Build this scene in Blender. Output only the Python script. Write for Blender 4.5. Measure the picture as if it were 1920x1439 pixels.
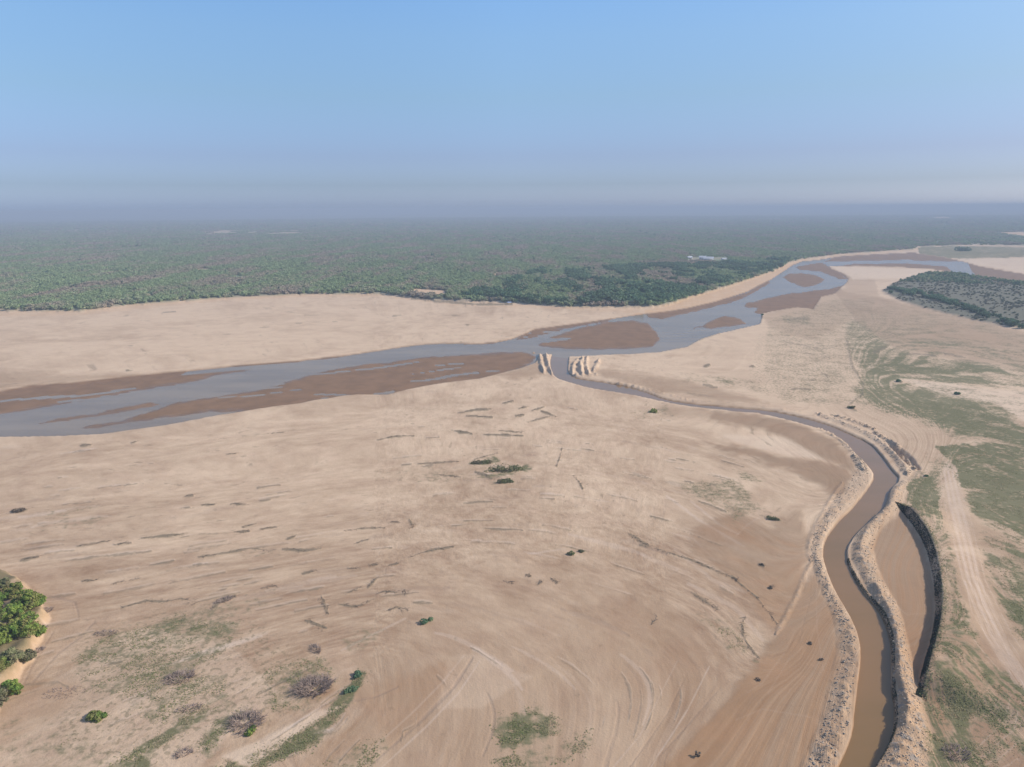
import bpy, math, random
import numpy as np
from mathutils import Matrix, Vector
for o in list(bpy.data.objects): bpy.data.objects.remove(o)
scene = bpy.context.scene
COL = scene.collection
rnd = random.Random(7)
rng = np.random.default_rng(7)

# ------------------------------------------------------------ camera, light, exposure
H = 100.0                      # drone height in metres
F = 1331.0                     # focal length in photo pixels (photo 1920 x 1439)
PITCH = math.radians(13.86); ROLL = math.radians(0.42)
fwd = np.array([0, math.cos(PITCH), -math.sin(PITCH)])
r0 = np.array([1.0, 0, 0]); u0 = np.array([0, math.sin(PITCH), math.cos(PITCH)])
rgt = r0*math.cos(ROLL) - u0*math.sin(ROLL); upv = u0*math.cos(ROLL) + r0*math.sin(ROLL)
cam = bpy.data.cameras.new('camera'); co = bpy.data.objects.new('camera', cam); COL.objects.link(co)
cam.sensor_width = 36; cam.lens = 36*F/1920; cam.clip_start = 1; cam.clip_end = 120000
co.matrix_world = Matrix(((rgt[0], upv[0], -fwd[0], 0), (rgt[1], upv[1], -fwd[1], 0),
                          (rgt[2], upv[2], -fwd[2], H), (0, 0, 0, 1)))
scene.camera = co

SUN_EL = math.radians(33); SUN_AZ = math.radians(84)      # azimuth clockwise from the view direction
w = bpy.data.worlds.new('World'); scene.world = w; w.use_nodes = True
nt = w.node_tree; nt.nodes.clear()
N = nt.nodes.new
sky = N('ShaderNodeTexSky'); sky.sky_type = 'NISHITA'; sky.sun_disc = False
sky.sun_elevation = SUN_EL; sky.sun_rotation = SUN_AZ; sky.altitude = 100
sky.air_density = 1.0; sky.dust_density = 1.5; sky.ozone_density = 2.0
tc = N('ShaderNodeTexCoord'); sp = N('ShaderNodeSeparateXYZ'); rp = N('ShaderNodeValToRGB')
mx = N('ShaderNodeMix'); mx.data_type = 'RGBA'; mx.blend_type = 'MULTIPLY'; mx.inputs[0].default_value = 1
bg = N('ShaderNodeBackground'); bg.inputs[1].default_value = 0.1; wo = N('ShaderNodeOutputWorld')
L = nt.links.new
L(tc.outputs['Generated'], sp.inputs[0]); L(sp.outputs[2], rp.inputs[0])
SKYRAMP = [(0.0, (1.36, 1.70, 2.86)), (0.031, (0.86, 1.06, 1.70)), (0.068, (0.83, 0.93, 1.40)), (0.141, (0.98, 1.12, 1.31)), (0.21, (1.12, 1.32, 1.5)),
           (0.267, (1.15, 1.44, 1.69)), (0.42, (1.55, 1.6, 1.7)), (0.8, (1.6, 1.6, 1.65))]
e = rp.color_ramp.elements
while len(e) < len(SKYRAMP): e.new(0.5)
for k, (p_, c_) in enumerate(SKYRAMP): e[k].position = p_; e[k].color = (*c_, 1)
L(sky.outputs[0], mx.inputs[6]); L(rp.outputs[0], mx.inputs[7]); hx = N('ShaderNodeMapRange'); hx.inputs[1].default_value = 0.0; hx.inputs[2].default_value = 0.62; hx.inputs[3].default_value = 1.0; hx.inputs[4].default_value = 0.74
m2 = N('ShaderNodeVectorMath'); m2.operation = 'SCALE'; L(sp.outputs[0], hx.inputs[0]); L(hx.outputs[0], m2.inputs[3]); L(mx.outputs[2], m2.inputs[0]); L(m2.outputs[0], bg.inputs[0]); L(bg.outputs[0], wo.inputs[0])

sl = bpy.data.lights.new('sun', 'SUN'); sl.energy = 3.95; sl.angle = math.radians(0.6); sl.color = (1.0, 0.93, 0.84)
so = bpy.data.objects.new('sun', sl); COL.objects.link(so)
sd = Vector((math.sin(SUN_AZ)*math.cos(SUN_EL), math.cos(SUN_AZ)*math.cos(SUN_EL), math.sin(SUN_EL)))
so.rotation_euler = sd.to_track_quat('Z', 'Y').to_euler()
vs = scene.view_settings; vs.view_transform = 'Standard'; vs.look = 'None'; vs.gamma = 1; vs.exposure = 0.25; vs.use_curve_mapping = False
cy = scene.cycles; cy.max_bounces = 5; cy.diffuse_bounces = 2; cy.glossy_bounces = 2; cy.transparent_max_bounces = 8
cy.volume_bounces = 0; cy.use_denoising = True

# ------------------------------------------------------------ helpers
def unproj(u, v, z=0.0):
    u = np.asarray(u, float); v = np.asarray(v, float)
    d = fwd[None] + ((u.ravel()-960)/F)[:, None]*rgt[None] + ((719.5-v.ravel())/F)[:, None]*upv[None]
    t = (z-H)/np.minimum(d[:, 2], -1e-3)
    return d[:, 0]*t, d[:, 1]*t
def at(u, v, z=0.0):
    x, y = unproj([u], [v], z); return float(x[0]), float(y[0])
def proj(x, y, z=0.0):
    px = x*rgt[0]+y*rgt[1]+(z-H)*rgt[2]; py = x*upv[0]+y*upv[1]+(z-H)*upv[2]; pz = x*fwd[0]+y*fwd[1]+(z-H)*fwd[2]
    ok = pz > 5; pz = np.where(ok, pz, 5)
    return np.where(ok, 960+F*px/pz, -9999), np.where(ok, 719.5-F*py/pz, 9999)
def hsh(i, j, s):
    n = (i.astype(np.int64)*374761393 + j.astype(np.int64)*668265263 + s*1442695041) & 0xffffffff
    n = ((n ^ (n >> 13))*1274126177) & 0xffffffff
    return ((n ^ (n >> 16)) & 0xffff)/65535.0
def vnoise(x, y, s=0):
    i = np.floor(x); j = np.floor(y); fx = x-i; fy = y-j
    fx = fx*fx*(3-2*fx); fy = fy*fy*(3-2*fy); i = i.astype(np.int64); j = j.astype(np.int64)
    a = hsh(i, j, s); b = hsh(i+1, j, s); c = hsh(i, j+1, s); d = hsh(i+1, j+1, s)
    return (a*(1-fx)+b*fx)*(1-fy) + (c*(1-fx)+d*fx)*fy
def fbm(x, y, s=0, o=4, g=0.5):
    r = 0; a = 1; t = 0
    for k in range(o): r = r + a*vnoise(x*2**k+17*k, y*2**k-9*k, s+k); t += a; a *= g
    return r/t
def sst(x, a, b):
    t = np.clip((x-a)/(b-a), 0, 1); return t*t*(3-2*t)
def inpoly(x, y, P):
    c = np.zeros(x.shape, bool); n = len(P)
    for k in range(n):
        x1, y1 = P[k]; x2, y2 = P[(k+1) % n]
        if y1 == y2: continue
        c ^= ((y1 > y) != (y2 > y)) & (x < (x2-x1)*(y-y1)/(y2-y1)+x1)
    return c
def segd(x, y, P, closed=False, sy=1.0):
    best = np.full(x.shape, 1e9); S = np.zeros(x.shape); SD = np.zeros(x.shape); acc = 0.0; n = len(P)
    for k in range(n if closed else n-1):
        x1, y1 = P[k]; x2, y2 = P[(k+1) % n]; dx = x2-x1; dy = (y2-y1)*sy; l2 = dx*dx+dy*dy+1e-9
        t = np.clip(((x-x1)*dx+(y-y1)*sy*dy)/l2, 0, 1)
        ex = x-x1-t*dx; ey = (y-y1)*sy-t*dy; d = np.hypot(ex, ey); m = d < best; l = math.sqrt(l2)
        best = np.where(m, d, best); S = np.where(m, acc+t*l, S); SD = np.where(m, np.sign(dx*ey-dy*ex), SD); acc += l
    return best, S, SD
def resample(P, n):
    P = np.array(P, float); d = np.r_[0, np.cumsum(np.hypot(*np.diff(P, axis=0).T))]; t = np.linspace(0, d[-1], n)
    return np.c_[np.interp(t, d, P[:, 0]), np.interp(t, d, P[:, 1])]
def smooth(P, n=3):
    P = np.array(P, float)
    for _ in range(n):
        Q = []
        for a, b in zip(P[:-1], P[1:]): Q += [a*.75+b*.25, a*.25+b*.75]
        P = np.array([P[0]]+Q+[P[-1]])
    return P
def tag(o, label=None, cat=None, group=None, kind=None):
    if label: o['label'] = label
    if cat: o['category'] = cat
    if group: o['group'] = group
    if kind: o['kind'] = kind
    return o
def mesh_np(name, V, Fc, mat=None, parent=None, smooth_=False):
    """V (n,3), Fc (m,k) with constant k"""
    V = np.asarray(V, np.float32); Fc = np.asarray(Fc, np.int32); k = Fc.shape[1]
    me = bpy.data.meshes.new(name); me.vertices.add(len(V)); me.vertices.foreach_set('co', V.ravel())
    me.loops.add(Fc.size); me.loops.foreach_set('vertex_index', Fc.ravel())
    me.polygons.add(len(Fc)); me.polygons.foreach_set('loop_start', np.arange(0, Fc.size, k, dtype=np.int32))
    try: me.polygons.foreach_set('loop_total', np.full(len(Fc), k, np.int32))
    except Exception: pass
    if smooth_: me.polygons.foreach_set('use_smooth', np.ones(len(Fc), bool))
    me.update(calc_edges=True)
    o = bpy.data.objects.new(name, me); COL.objects.link(o)
    if mat: me.materials.append(mat)
    if parent: o.parent = parent
    return o
def empty(name, loc, rz=0):
    o = bpy.data.objects.new(name, None); COL.objects.link(o); o.location = loc; o.rotation_euler[2] = rz
    o.empty_display_size = 0.5; return o
def nodes(mat):
    mat.use_nodes = True; t = mat.node_tree; t.nodes.clear(); return t
class NB:                       # tiny node builder
    def __init__(s, t): s.t = t
    def n(s, ty, **kw):
        o = s.t.nodes.new(ty)
        for k, v in kw.items(): setattr(o, k, v)
        return o
    def l(s, a, b): s.t.links.new(a, b)
    def val(s, x, inp):
        if isinstance(x, (int, float)): inp.default_value = x
        elif isinstance(x, tuple): inp.default_value = (*x, 1) if len(x) == 3 else x
        else: s.l(x, inp)
    def math(s, op, a, b=0.0, clamp=False):
        o = s.n('ShaderNodeMath', operation=op, use_clamp=clamp); s.val(a, o.inputs[0]); s.val(b, o.inputs[1]); return o.outputs[0]
    def mix(s, f, a, b, bt='MIX'):
        o = s.n('ShaderNodeMix', data_type='RGBA', blend_type=bt); s.val(f, o.inputs[0]); s.val(a, o.inputs[6]); s.val(b, o.inputs[7]); return o.outputs[2]
    def noise(s, vec, scale, detail=4, rough=0.55):
        o = s.n('ShaderNodeTexNoise'); s.l(vec, o.inputs['Vector']); o.inputs['Scale'].default_value = scale
        o.inputs['Detail'].default_value = detail; o.inputs['Roughness'].default_value = rough; return o.outputs[0]
    def step(s, x, a, b):
        o = s.n('ShaderNodeMapRange', interpolation_type='SMOOTHSTEP'); s.val(x, o.inputs[0]); o.inputs[1].default_value = a; o.inputs[2].default_value = b; return o.outputs[0]
    def out(s, shader): o = s.n('ShaderNodeOutputMaterial'); s.l(shader, o.inputs[0])

# ------------------------------------------------------------ traced outlines (photo pixels on the ground plane)
R_UP = [(-700, 850), (-300, 778), (0, 733), (60, 722), (140, 717), (230, 706), (300, 699), (400, 690), (450, 684), (520, 679), (560, 676),
        (640, 667), (720, 655), (780, 646), (830, 643), (900, 644), (930, 641), (960, 635), (980, 628), (1003, 617), (1040, 612),
        (1087, 606), (1137, 599), (1180, 592), (1212, 588), (1250, 584), (1287, 578), (1344, 565), (1400, 547), (1447, 523),
        (1462, 513), (1486, 497), (1504, 490), (1530, 488), (1575, 481), (1640, 477), (1712, 474), (1768, 482), (1808, 491),
        (1838, 500), (1920, 514), (2300, 536)]
R_LO = [(-700, 880), (-300, 835), (0, 818), (60, 817), (100, 817), (200, 812), (260, 803), (330, 793), (400, 779), (450, 772), (520, 761), (560, 756),
        (591, 750), (646, 741), (672, 739), (727, 739), (768, 729), (794, 724), (836, 717), (898, 710), (938, 700), (975, 690),
        (1003, 680), (1012, 664), (1036, 664), (1066, 668), (1119, 665), (1181, 663), (1237, 660), (1287, 650), (1316, 634), (1350, 624),
        (1400, 613), (1425, 607), (1430, 588), (1451, 583), (1495, 576), (1525, 580), (1540, 556), (1565, 551), (1587, 530),
        (1591, 522), (1580, 512), (1560, 505), (1555, 499), (1604, 499), (1690, 501), (1750, 505), (1779, 510), (1803, 514),
        (1832, 520), (1920, 527), (2300, 552)]
RIVER = R_UP + R_LO[::-1]
BARS = [
 [(-700, 852), (-300, 776), (0, 728), (60, 718), (230, 701), (400, 685), (480, 677), (640, 660), (720, 650), (722, 656), (640, 669), (560, 679), (473, 693), (417, 702), (377, 712), (300, 725), (213, 743), (100, 760), (0, 778), (-300, 820), (-700, 875)],
 [(143, 803), (160, 797), (233, 783), (287, 768), (333, 752), (400, 742), (480, 730), (547, 711), (600, 696), (640, 688), (690, 681), (794, 669), (872, 663), (977, 657), (990, 660), (1008, 668), (995, 682), (930, 708), (836, 725), (768, 738), (727, 750), (640, 752), (560, 764), (470, 775), (440, 772), (393, 772), (333, 780), (283, 787), (200, 799), (160, 804)],
 [(67, 790), (177, 773), (233, 760), (283, 753), (300, 757), (233, 772), (160, 783), (73, 794)],
 [(1003, 648), (1034, 630), (1087, 613), (1137, 603), (1187, 599), (1216, 605), (1231, 621), (1239, 636), (1225, 650), (1181, 654), (1119, 655), (1040, 653)],
 [(960, 640), (1003, 614), (1087, 603), (1150, 596), (1140, 602), (1060, 617), (1010, 630)],
 [(1212, 584), (1287, 574), (1350, 562), (1400, 548), (1440, 525), (1446, 530), (1400, 557), (1370, 568), (1300, 585), (1240, 598), (1215, 596)],
 [(1294, 624), (1302, 611), (1316, 609), (1329, 602), (1359, 590), (1386, 596), (1401, 607), (1366, 613), (1333, 616), (1318, 613), (1306, 614)],
 [(1399, 567), (1442, 557), (1475, 550), (1508, 546), (1552, 541), (1580, 534), (1580, 550), (1560, 560), (1530, 590), (1495, 582), (1451, 590), (1430, 590), (1412, 587), (1420, 578), (1394, 577)],
 [(1467, 519), (1480, 512), (1504, 511), (1530, 515), (1548, 524), (1534, 534), (1508, 539), (1495, 535), (1475, 526)],
 [(1490, 500), (1540, 491), (1556, 500), (1575, 511), (1592, 524), (1575, 524), (1540, 510), (1500, 507)],
 [(1570, 480), (1640, 476), (1712, 473), (1790, 483), (1812, 490), (1790, 491), (1700, 488), (1600, 490), (1540, 492)],
 [(1560, 500), (1600, 493.5), (1700, 492.5), (1775, 499), (1790, 512), (1745, 507), (1604, 501)],
 [(1812, 490), (1838, 498), (1920, 511), (2300, 532), (2300, 556), (1920, 530), (1832, 523), (1822, 508)],
 [(925, 641), (830, 642), (780, 644), (700, 656), (640, 664), (640, 668), (700, 660), (782, 649), (830, 645), (930, 644)],
]
C_L = [(1036, 656), (1030, 689), (1041, 707), (1062, 715), (1103, 726), (1166, 736), (1197, 741), (1243, 752), (1300, 762), (1383, 770), (1433, 776), (1500, 792),
       (1550, 808), (1583, 827), (1604, 849), (1631, 876), (1641, 892), (1631, 911), (1608, 941), (1585, 964), (1561, 989),
       (1548, 1011), (1542, 1034), (1548, 1060), (1560, 1092), (1572, 1116), (1590, 1145), (1602, 1167), (1611, 1192), (1614, 1220),
       (1612, 1255), (1607, 1292), (1603, 1329), (1600, 1367), (1587, 1404), (1570, 1439), (1530, 1500), (1450, 1600)]
C_R = [(1067, 656), (1065, 682), (1064, 698), (1080, 708), (1103, 712), (1150, 718), (1197, 729), (1243, 747), (1287, 755), (1367, 763), (1433, 767), (1467, 773), (1533, 788),
       (1583, 807), (1631, 830), (1650, 850), (1674, 882), (1688, 898), (1668, 917), (1663, 937), (1656, 954), (1635, 972),
       (1616, 987), (1600, 1005), (1588, 1024), (1586, 1042), (1592, 1063), (1602, 1082), (1620, 1110), (1640, 1131), (1654, 1150),
       (1664, 1175), (1671, 1205), (1672, 1242), (1672, 1292), (1677, 1317), (1678, 1354), (1672, 1384), (1659, 1412), (1642, 1439), (1600, 1500), (1520, 1600)]
C_L = [tuple(p) for p in smooth(C_L, 1)]; C_R = [tuple(p) for p in smooth(C_R, 1)]
CANAL = C_L + C_R[::-1]
ISL_L = [(1690, 905), (1668, 917), (1663, 937), (1656, 954), (1635, 972), (1622, 987), (1606, 1005), (1596, 1024), (1596, 1045), (1608, 1070), (1622, 1095),
         (1636, 1120), (1654, 1150), (1664, 1175), (1671, 1205), (1672, 1242), (1672, 1292), (1684, 1317), (1684, 1354), (1676, 1384), (1663, 1412), (1646, 1439), (1610, 1500), (1530, 1600)]
ISL_R = [(1704, 905), (1697, 925), (1693, 940), (1682, 958), (1660, 980), (1645, 1000), (1638, 1025), (1641, 1050), (1650, 1072), (1662, 1098),
         (1680, 1128), (1692, 1160), (1700, 1195), (1706, 1230), (1714, 1270), (1722, 1305), (1730, 1340), (1738, 1380), (1745, 1439), (1740, 1500), (1700, 1600)]
LFT_L = [(1577, 834), (1600, 858), (1608, 880), (1590, 905), (1557, 938), (1538, 972), (1522, 1005), (1516, 1030), (1518, 1045), (1528, 1065), (1540, 1100),
         (1552, 1130), (1567, 1162), (1575, 1192), (1575, 1235), (1565, 1267), (1552, 1317), (1540, 1367), (1522, 1404), (1507, 1439), (1470, 1500), (1380, 1600)]
LFT_R = [(1592, 834), (1625, 876), (1637, 892), (1625, 911), (1602, 941), (1577, 966), (1554, 991), (1540, 1013), (1535, 1036), (1541, 1060), (1553, 1092),
         (1584, 1148), (1597, 1169), (1606, 1194), (1609, 1220), (1607, 1255), (1601, 1292), (1597, 1329), (1592, 1367), (1577, 1404), (1560, 1439), (1518, 1500), (1435, 1600)]
POND = [(1695, 955), (1715, 985), (1730, 1010), (1740, 1040), (1748, 1080), (1753, 1120), (1753, 1165), (1745, 1205), (1735, 1235), (1727, 1265), (1722, 1295),
        (1712, 1270), (1700, 1210), (1690, 1160), (1676, 1128), (1655, 1090), (1640, 1055), (1636, 1025), (1645, 995), (1668, 970)]
PBANK = [(1690, 946), (1706, 962), (1728, 990), (1742, 1014), (1752, 1040), (1761, 1080), (1766, 1125), (1764, 1168), (1756, 1208), (1746, 1240), (1737, 1275), (1728, 1310)]
FOREST = [(-1500, 640), (-600, 610), (0, 584), (150, 584), (240, 573), (330, 566), (420, 560), (560, 553), (720, 552), (780, 560), (850, 566), (930, 567), (1000, 571),
          (1060, 576), (1150, 577), (1220, 577), (1255, 571), (1300, 556), (1360, 539), (1420, 519), (1452, 508), (1478, 494), (1500, 487), (1575, 477),
          (1650, 472), (1712, 468), (1722, 463), (1800, 460), (1920, 461), (2500, 475), (4000, 520), (4000, 396), (960, 393), (-1500, 402)]
WOOD = [(1655, 546), (1672, 534), (1700, 524), (1740, 512), (1800, 513), (1850, 522), (1920, 531), (2300, 560), (2300, 720), (1920, 618), (1850, 606), (1790, 592), (1740, 580), (1700, 568), (1672, 556)]
LBANK = [(-500, 1010), (0, 1075), (40, 1098), (72, 1128), (90, 1160), (80, 1176), (78, 1196), (64, 1214), (58, 1236), (38, 1252), (32, 1272), (12, 1290), (0, 1312), (-250, 1700), (-900, 1700)]
# (polygon, wetness)
MOIST = [([(1560, 540), (1660, 560), (1920, 622), (2300, 700), (2300, 740), (1920, 690), (1680, 655), (1600, 600)], .42), ([(1430, 590), (1560, 545), (1600, 600), (1520, 640), (1440, 615)], .28), ([(1300, 1000), (1380, 955), (1440, 985), (1500, 960), (1520, 1005), (1516, 1045), (1500, 1110), (1455, 1190), (1400, 1120), (1345, 1065), (1290, 1040)], .45),
 ([(1526, 1060), (1567, 1162), (1575, 1235), (1552, 1317), (1507, 1439), (1380, 1600), (1100, 1600), (1240, 1439), (1380, 1295), (1455, 1192), (1500, 1112)], .52),
 ([(1340, 772), (1433, 777), (1500, 794), (1565, 828), (1598, 862), (1610, 890), (1545, 862), (1465, 817), (1380, 800), (1330, 786)], .62),
 ([(1317, 826), (1400, 838), (1480, 858), (1560, 868), (1608, 890), (1594, 912), (1570, 925), (1500, 890), (1417, 862), (1350, 845)], .66),
 ([(1100, 690), (1230, 705), (1300, 715), (1440, 757), (1340, 752), (1240, 735), (1150, 713)], .42),
 ([(1220, 760), (1330, 768), (1350, 785), (1260, 782)], .3), ([(935, 702), (1010, 678), (1020, 702), (960, 712)], .4),
 (POND, .55), ([(560, 1300), (760, 1270), (840, 1230), (880, 1240), (760, 1380), (600, 1439), (560, 1439), (680, 1330)], .25),
 ([(1560, 505), (1640, 525), (1650, 560), (1600, 600), (1540, 570), (1590, 535)], .25), ([(1700, 600), (1920, 640), (2300, 700), (2300, 760), (1920, 700), (1700, 660)], .3),
 ([(0, 1300), (60, 1270), (160, 1290), (120, 1330), (0, 1400)], .3), ([(1080, 1160), (1180, 1130), (1320, 1230), (1300, 1330), (1150, 1290)], .12),
 ([(-500, 700), (0, 700), (150, 703), (260, 700), (240, 708), (0, 730), (-500, 790)], .35), ([(1740, 1240), (1800, 1330), (1760, 1420), (1745, 1330)], .3)]
# (polygon, density)
GRASS = [([(1440, 600), (1560, 560), (1640, 560), (1640, 700), (1600, 760), (1470, 760), (1430, 690)], .34), ([(1640, 560), (1700, 575), (1920, 620), (2300, 700), (2300, 720), (1920, 660), (1700, 620)], .34), ([(1250, 700), (1380, 705), (1470, 740), (1400, 735), (1280, 718)], .32), ([(0, 1350), (120, 1330), (260, 1360), (200, 1500), (0, 1500)], .26), ([(1640, 600), (1920, 640), (2300, 700), (2300, 1700), (1750, 1700), (1735, 1439), (1745, 1300), (1765, 1200), (1768, 1080), (1745, 1010), (1705, 950), (1705, 905), (1740, 860), (1900, 850), (1800, 790), (1640, 745), (1600, 680)], .44), ([(1700, 660), (1920, 690), (2300, 730), (2300, 820), (1920, 735), (1760, 715)], .7),
 ([(1760, 1190), (1800, 1230), (1840, 1330), (1800, 1439), (1740, 1500), (1735, 1300)], .6), ([(1870, 1010), (2000, 1060), (2100, 1300), (1960, 1260), (1880, 1120)], .68), ([(110, 1390), (200, 1370), (330, 1400), (300, 1500), (60, 1500)], .35), ([(500, 1250), (600, 1230), (640, 1280), (560, 1340), (500, 1330)], .45), ([(1180, 770), (1250, 762), (1270, 782), (1190, 785)], .4), ([(880, 905), (700, 900), (760, 880), (900, 880)], .3),([(1585, 600), (1620, 600), (1680, 655), (1760, 680), (1920, 705), (2300, 750), (2300, 800), (1920, 728), (1800, 722), (1740, 712), (1690, 718), (1620, 745), (1595, 740), (1615, 700), (1580, 655)], .62),
 ([(1600, 725), (1690, 713), (1760, 742), (1830, 750), (1860, 772), (1920, 792), (2300, 860), (2300, 930), (1920, 872), (1850, 832), (1760, 802), (1680, 777), (1640, 770), (1600, 752)], .74),
 ([(1755, 836), (1840, 834), (1920, 850), (2300, 900), (2300, 1060), (1920, 1005), (1850, 962), (1800, 925), (1785, 870)], .8),
 ([(1702, 915), (1725, 890), (1755, 900), (1763, 955), (1738, 985), (1705, 955)], .8),
 ([(1790, 890), (1850, 915), (1920, 950), (1920, 1010), (1830, 985), (1800, 960)], .7),
 ([(1820, 1040), (1920, 1020), (2100, 1080), (1920, 1160), (1850, 1130)], .42), ([(1850, 1080), (1920, 1130), (2000, 1200), (1920, 1175), (1850, 1140)], .6),
 ([(1765, 1050), (1798, 1075), (1800, 1110), (1772, 1090)], .62), ([(1770, 1170), (1850, 1240), (1890, 1310), (1850, 1345), (1800, 1310), (1775, 1240)], .5),
 ([(1742, 1390), (1790, 1365), (1800, 1439), (1740, 1500)], .5), ([(1465, 592), (1520, 592), (1515, 612), (1470, 608)], .55), ([(1500, 690), (1570, 680), (1592, 720), (1550, 745), (1500, 735)], .42),
 ([(1600, 610), (1750, 640), (1920, 680), (2300, 740), (2300, 640), (1920, 640), (1750, 600), (1650, 570)], .36),
 ([(1720, 464), (1780, 461), (1920, 463), (2300, 474), (2300, 492), (1920, 483), (1800, 486), (1725, 479)], .95),
 ([(140, 1230), (220, 1190), (330, 1160), (460, 1170), (420, 1225), (330, 1275), (230, 1315), (150, 1285)], .62), ([(300, 1150), (440, 1120), (520, 1105), (500, 1140), (380, 1175)], .3),
 ([(200, 1439), (258, 1395), (300, 1375), (360, 1335), (395, 1322), (385, 1348), (330, 1385), (292, 1412), (270, 1500), (180, 1500)], 1.0),
 ([(370, 1400), (410, 1345), (450, 1333), (475, 1345), (420, 1372), (392, 1412)], .72),
 ([(425, 1439), (520, 1392), (600, 1345), (650, 1290), (672, 1258), (686, 1262), (665, 1310), (610, 1380), (560, 1412), (490, 1439), (440, 1500), (300, 1500)], .82),
 ([(590, 1439), (680, 1398), (730, 1385), (700, 1425), (600, 1500)], .42), ([(925, 1360), (960, 1328), (1010, 1322), (1050, 1348), (1060, 1380), (1000, 1402), (935, 1412)], .72),
 ([(915, 1410), (1060, 1388), (1110, 1365), (1120, 1400), (1040, 1445), (930, 1460)], .42), ([(700, 888), (800, 870), (835, 885), (760, 893)], .35),
 ([(895, 892), (985, 875), (995, 880), (925, 900)], .85), ([(882, 870), (930, 860), (935, 868), (900, 873)], .8), ([(920, 907), (960, 902), (980, 905), (940, 910)], .75),
 ([(1250, 900), (1380, 900), (1430, 955), (1380, 980), (1300, 930)], .42), ([(1375, 880), (1400, 885), (1430, 905), (1400, 900)], .6), ([(1203, 778), (1222, 764), (1242, 778)], .95),
 ([(1330, 705), (1375, 712), (1380, 725), (1340, 718)], .6), ([(60, 965), (180, 950), (190, 956), (70, 972)], .5), ([(20, 995), (290, 948), (290, 955), (60, 1000)], .3),
 ([(1310, 1150), (1400, 1180), (1420, 1240), (1370, 1220)], .35), ([(220, 1250), (420, 1270), (440, 1330), (300, 1360), (230, 1320)], .5), ([(640, 1200), (700, 1170), (720, 1180), (660, 1225)], .3),
 ([(1750, 880), (1790, 850), (1830, 870), (1800, 900)], .3), ([(400, 1030), (520, 1030), (600, 1045), (420, 1050)], .12)]
# pale clean sand over everything: (polygon, strength)
PALE = [([(-300, 1330), (60, 1300), (260, 1180), (420, 1200), (520, 1300), (300, 1500), (-300, 1500)], .35), ([(1555, 500), (1640, 502), (1745, 506), (1740, 512), (1700, 522), (1600, 524), (1592, 518)], 1.0), ([(1760, 486), (1830, 485), (1920, 484), (2300, 492), (2300, 530), (1920, 512), (1840, 498)], .8),
 ([(1670, 706), (1730, 714), (1800, 722), (1860, 732), (1920, 733), (2300, 800), (2300, 850), (1920, 790), (1860, 755), (1790, 748), (1720, 722)], .9),
 ([(0, 1240), (95, 1160), (97, 1170), (50, 1250), (0, 1320)], .3), ([(420, 1420), (600, 1330), (650, 1322), (600, 1350), (470, 1439)], .8),
 ([(1420, 815), (1470, 820), (1545, 862), (1480, 857), (1400, 836), (1340, 815)], .7), ([(552, 719), (560, 716), (574, 717), (574, 721)], 1.0), ([(840, 1230), (900, 1230), (1000, 1270), (900, 1330), (820, 1330)], .3)]
# clearings in the forest: (polygon, ochre strength)
CLEAR = [([(0, 436), (150, 432), (285, 430), (285, 436), (150, 439), (0, 442)], .45), ([(310, 443), (420, 433), (560, 432), (570, 440), (440, 443)], .45), ([(600, 437), (760, 433), (770, 438), (640, 441)], .15),
 ([(1742, 409), (1770, 407), (1800, 411), (1750, 412)], .7), ([(1860, 438), (1920, 436), (2200, 442), (2200, 452), (1920, 446)], 1.0), ([(1500, 412), (1720, 408), (1720, 411), (1500, 415)], .3), ([(1425, 412), (1465, 411), (1465, 414), (1425, 414)], .6),
 ([(362, 509), (395, 506), (396, 511), (364, 512)], .7), ([(622, 521), (645, 522), (684, 531), (660, 530)], .7), ([(925, 520), (935, 512), (938, 516), (930, 522)], 1.0), ([(772, 545), (830, 548), (850, 560), (780, 556)], .8),
 ([(1290, 486), (1300, 483), (1365, 486), (1368, 490), (1300, 490)], .1), ([(440, 460), (560, 455), (620, 460), (500, 466)], .1), ([(985, 516), (1020, 506), (1100, 500), (1090, 508), (1030, 514)], .3)]
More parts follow.
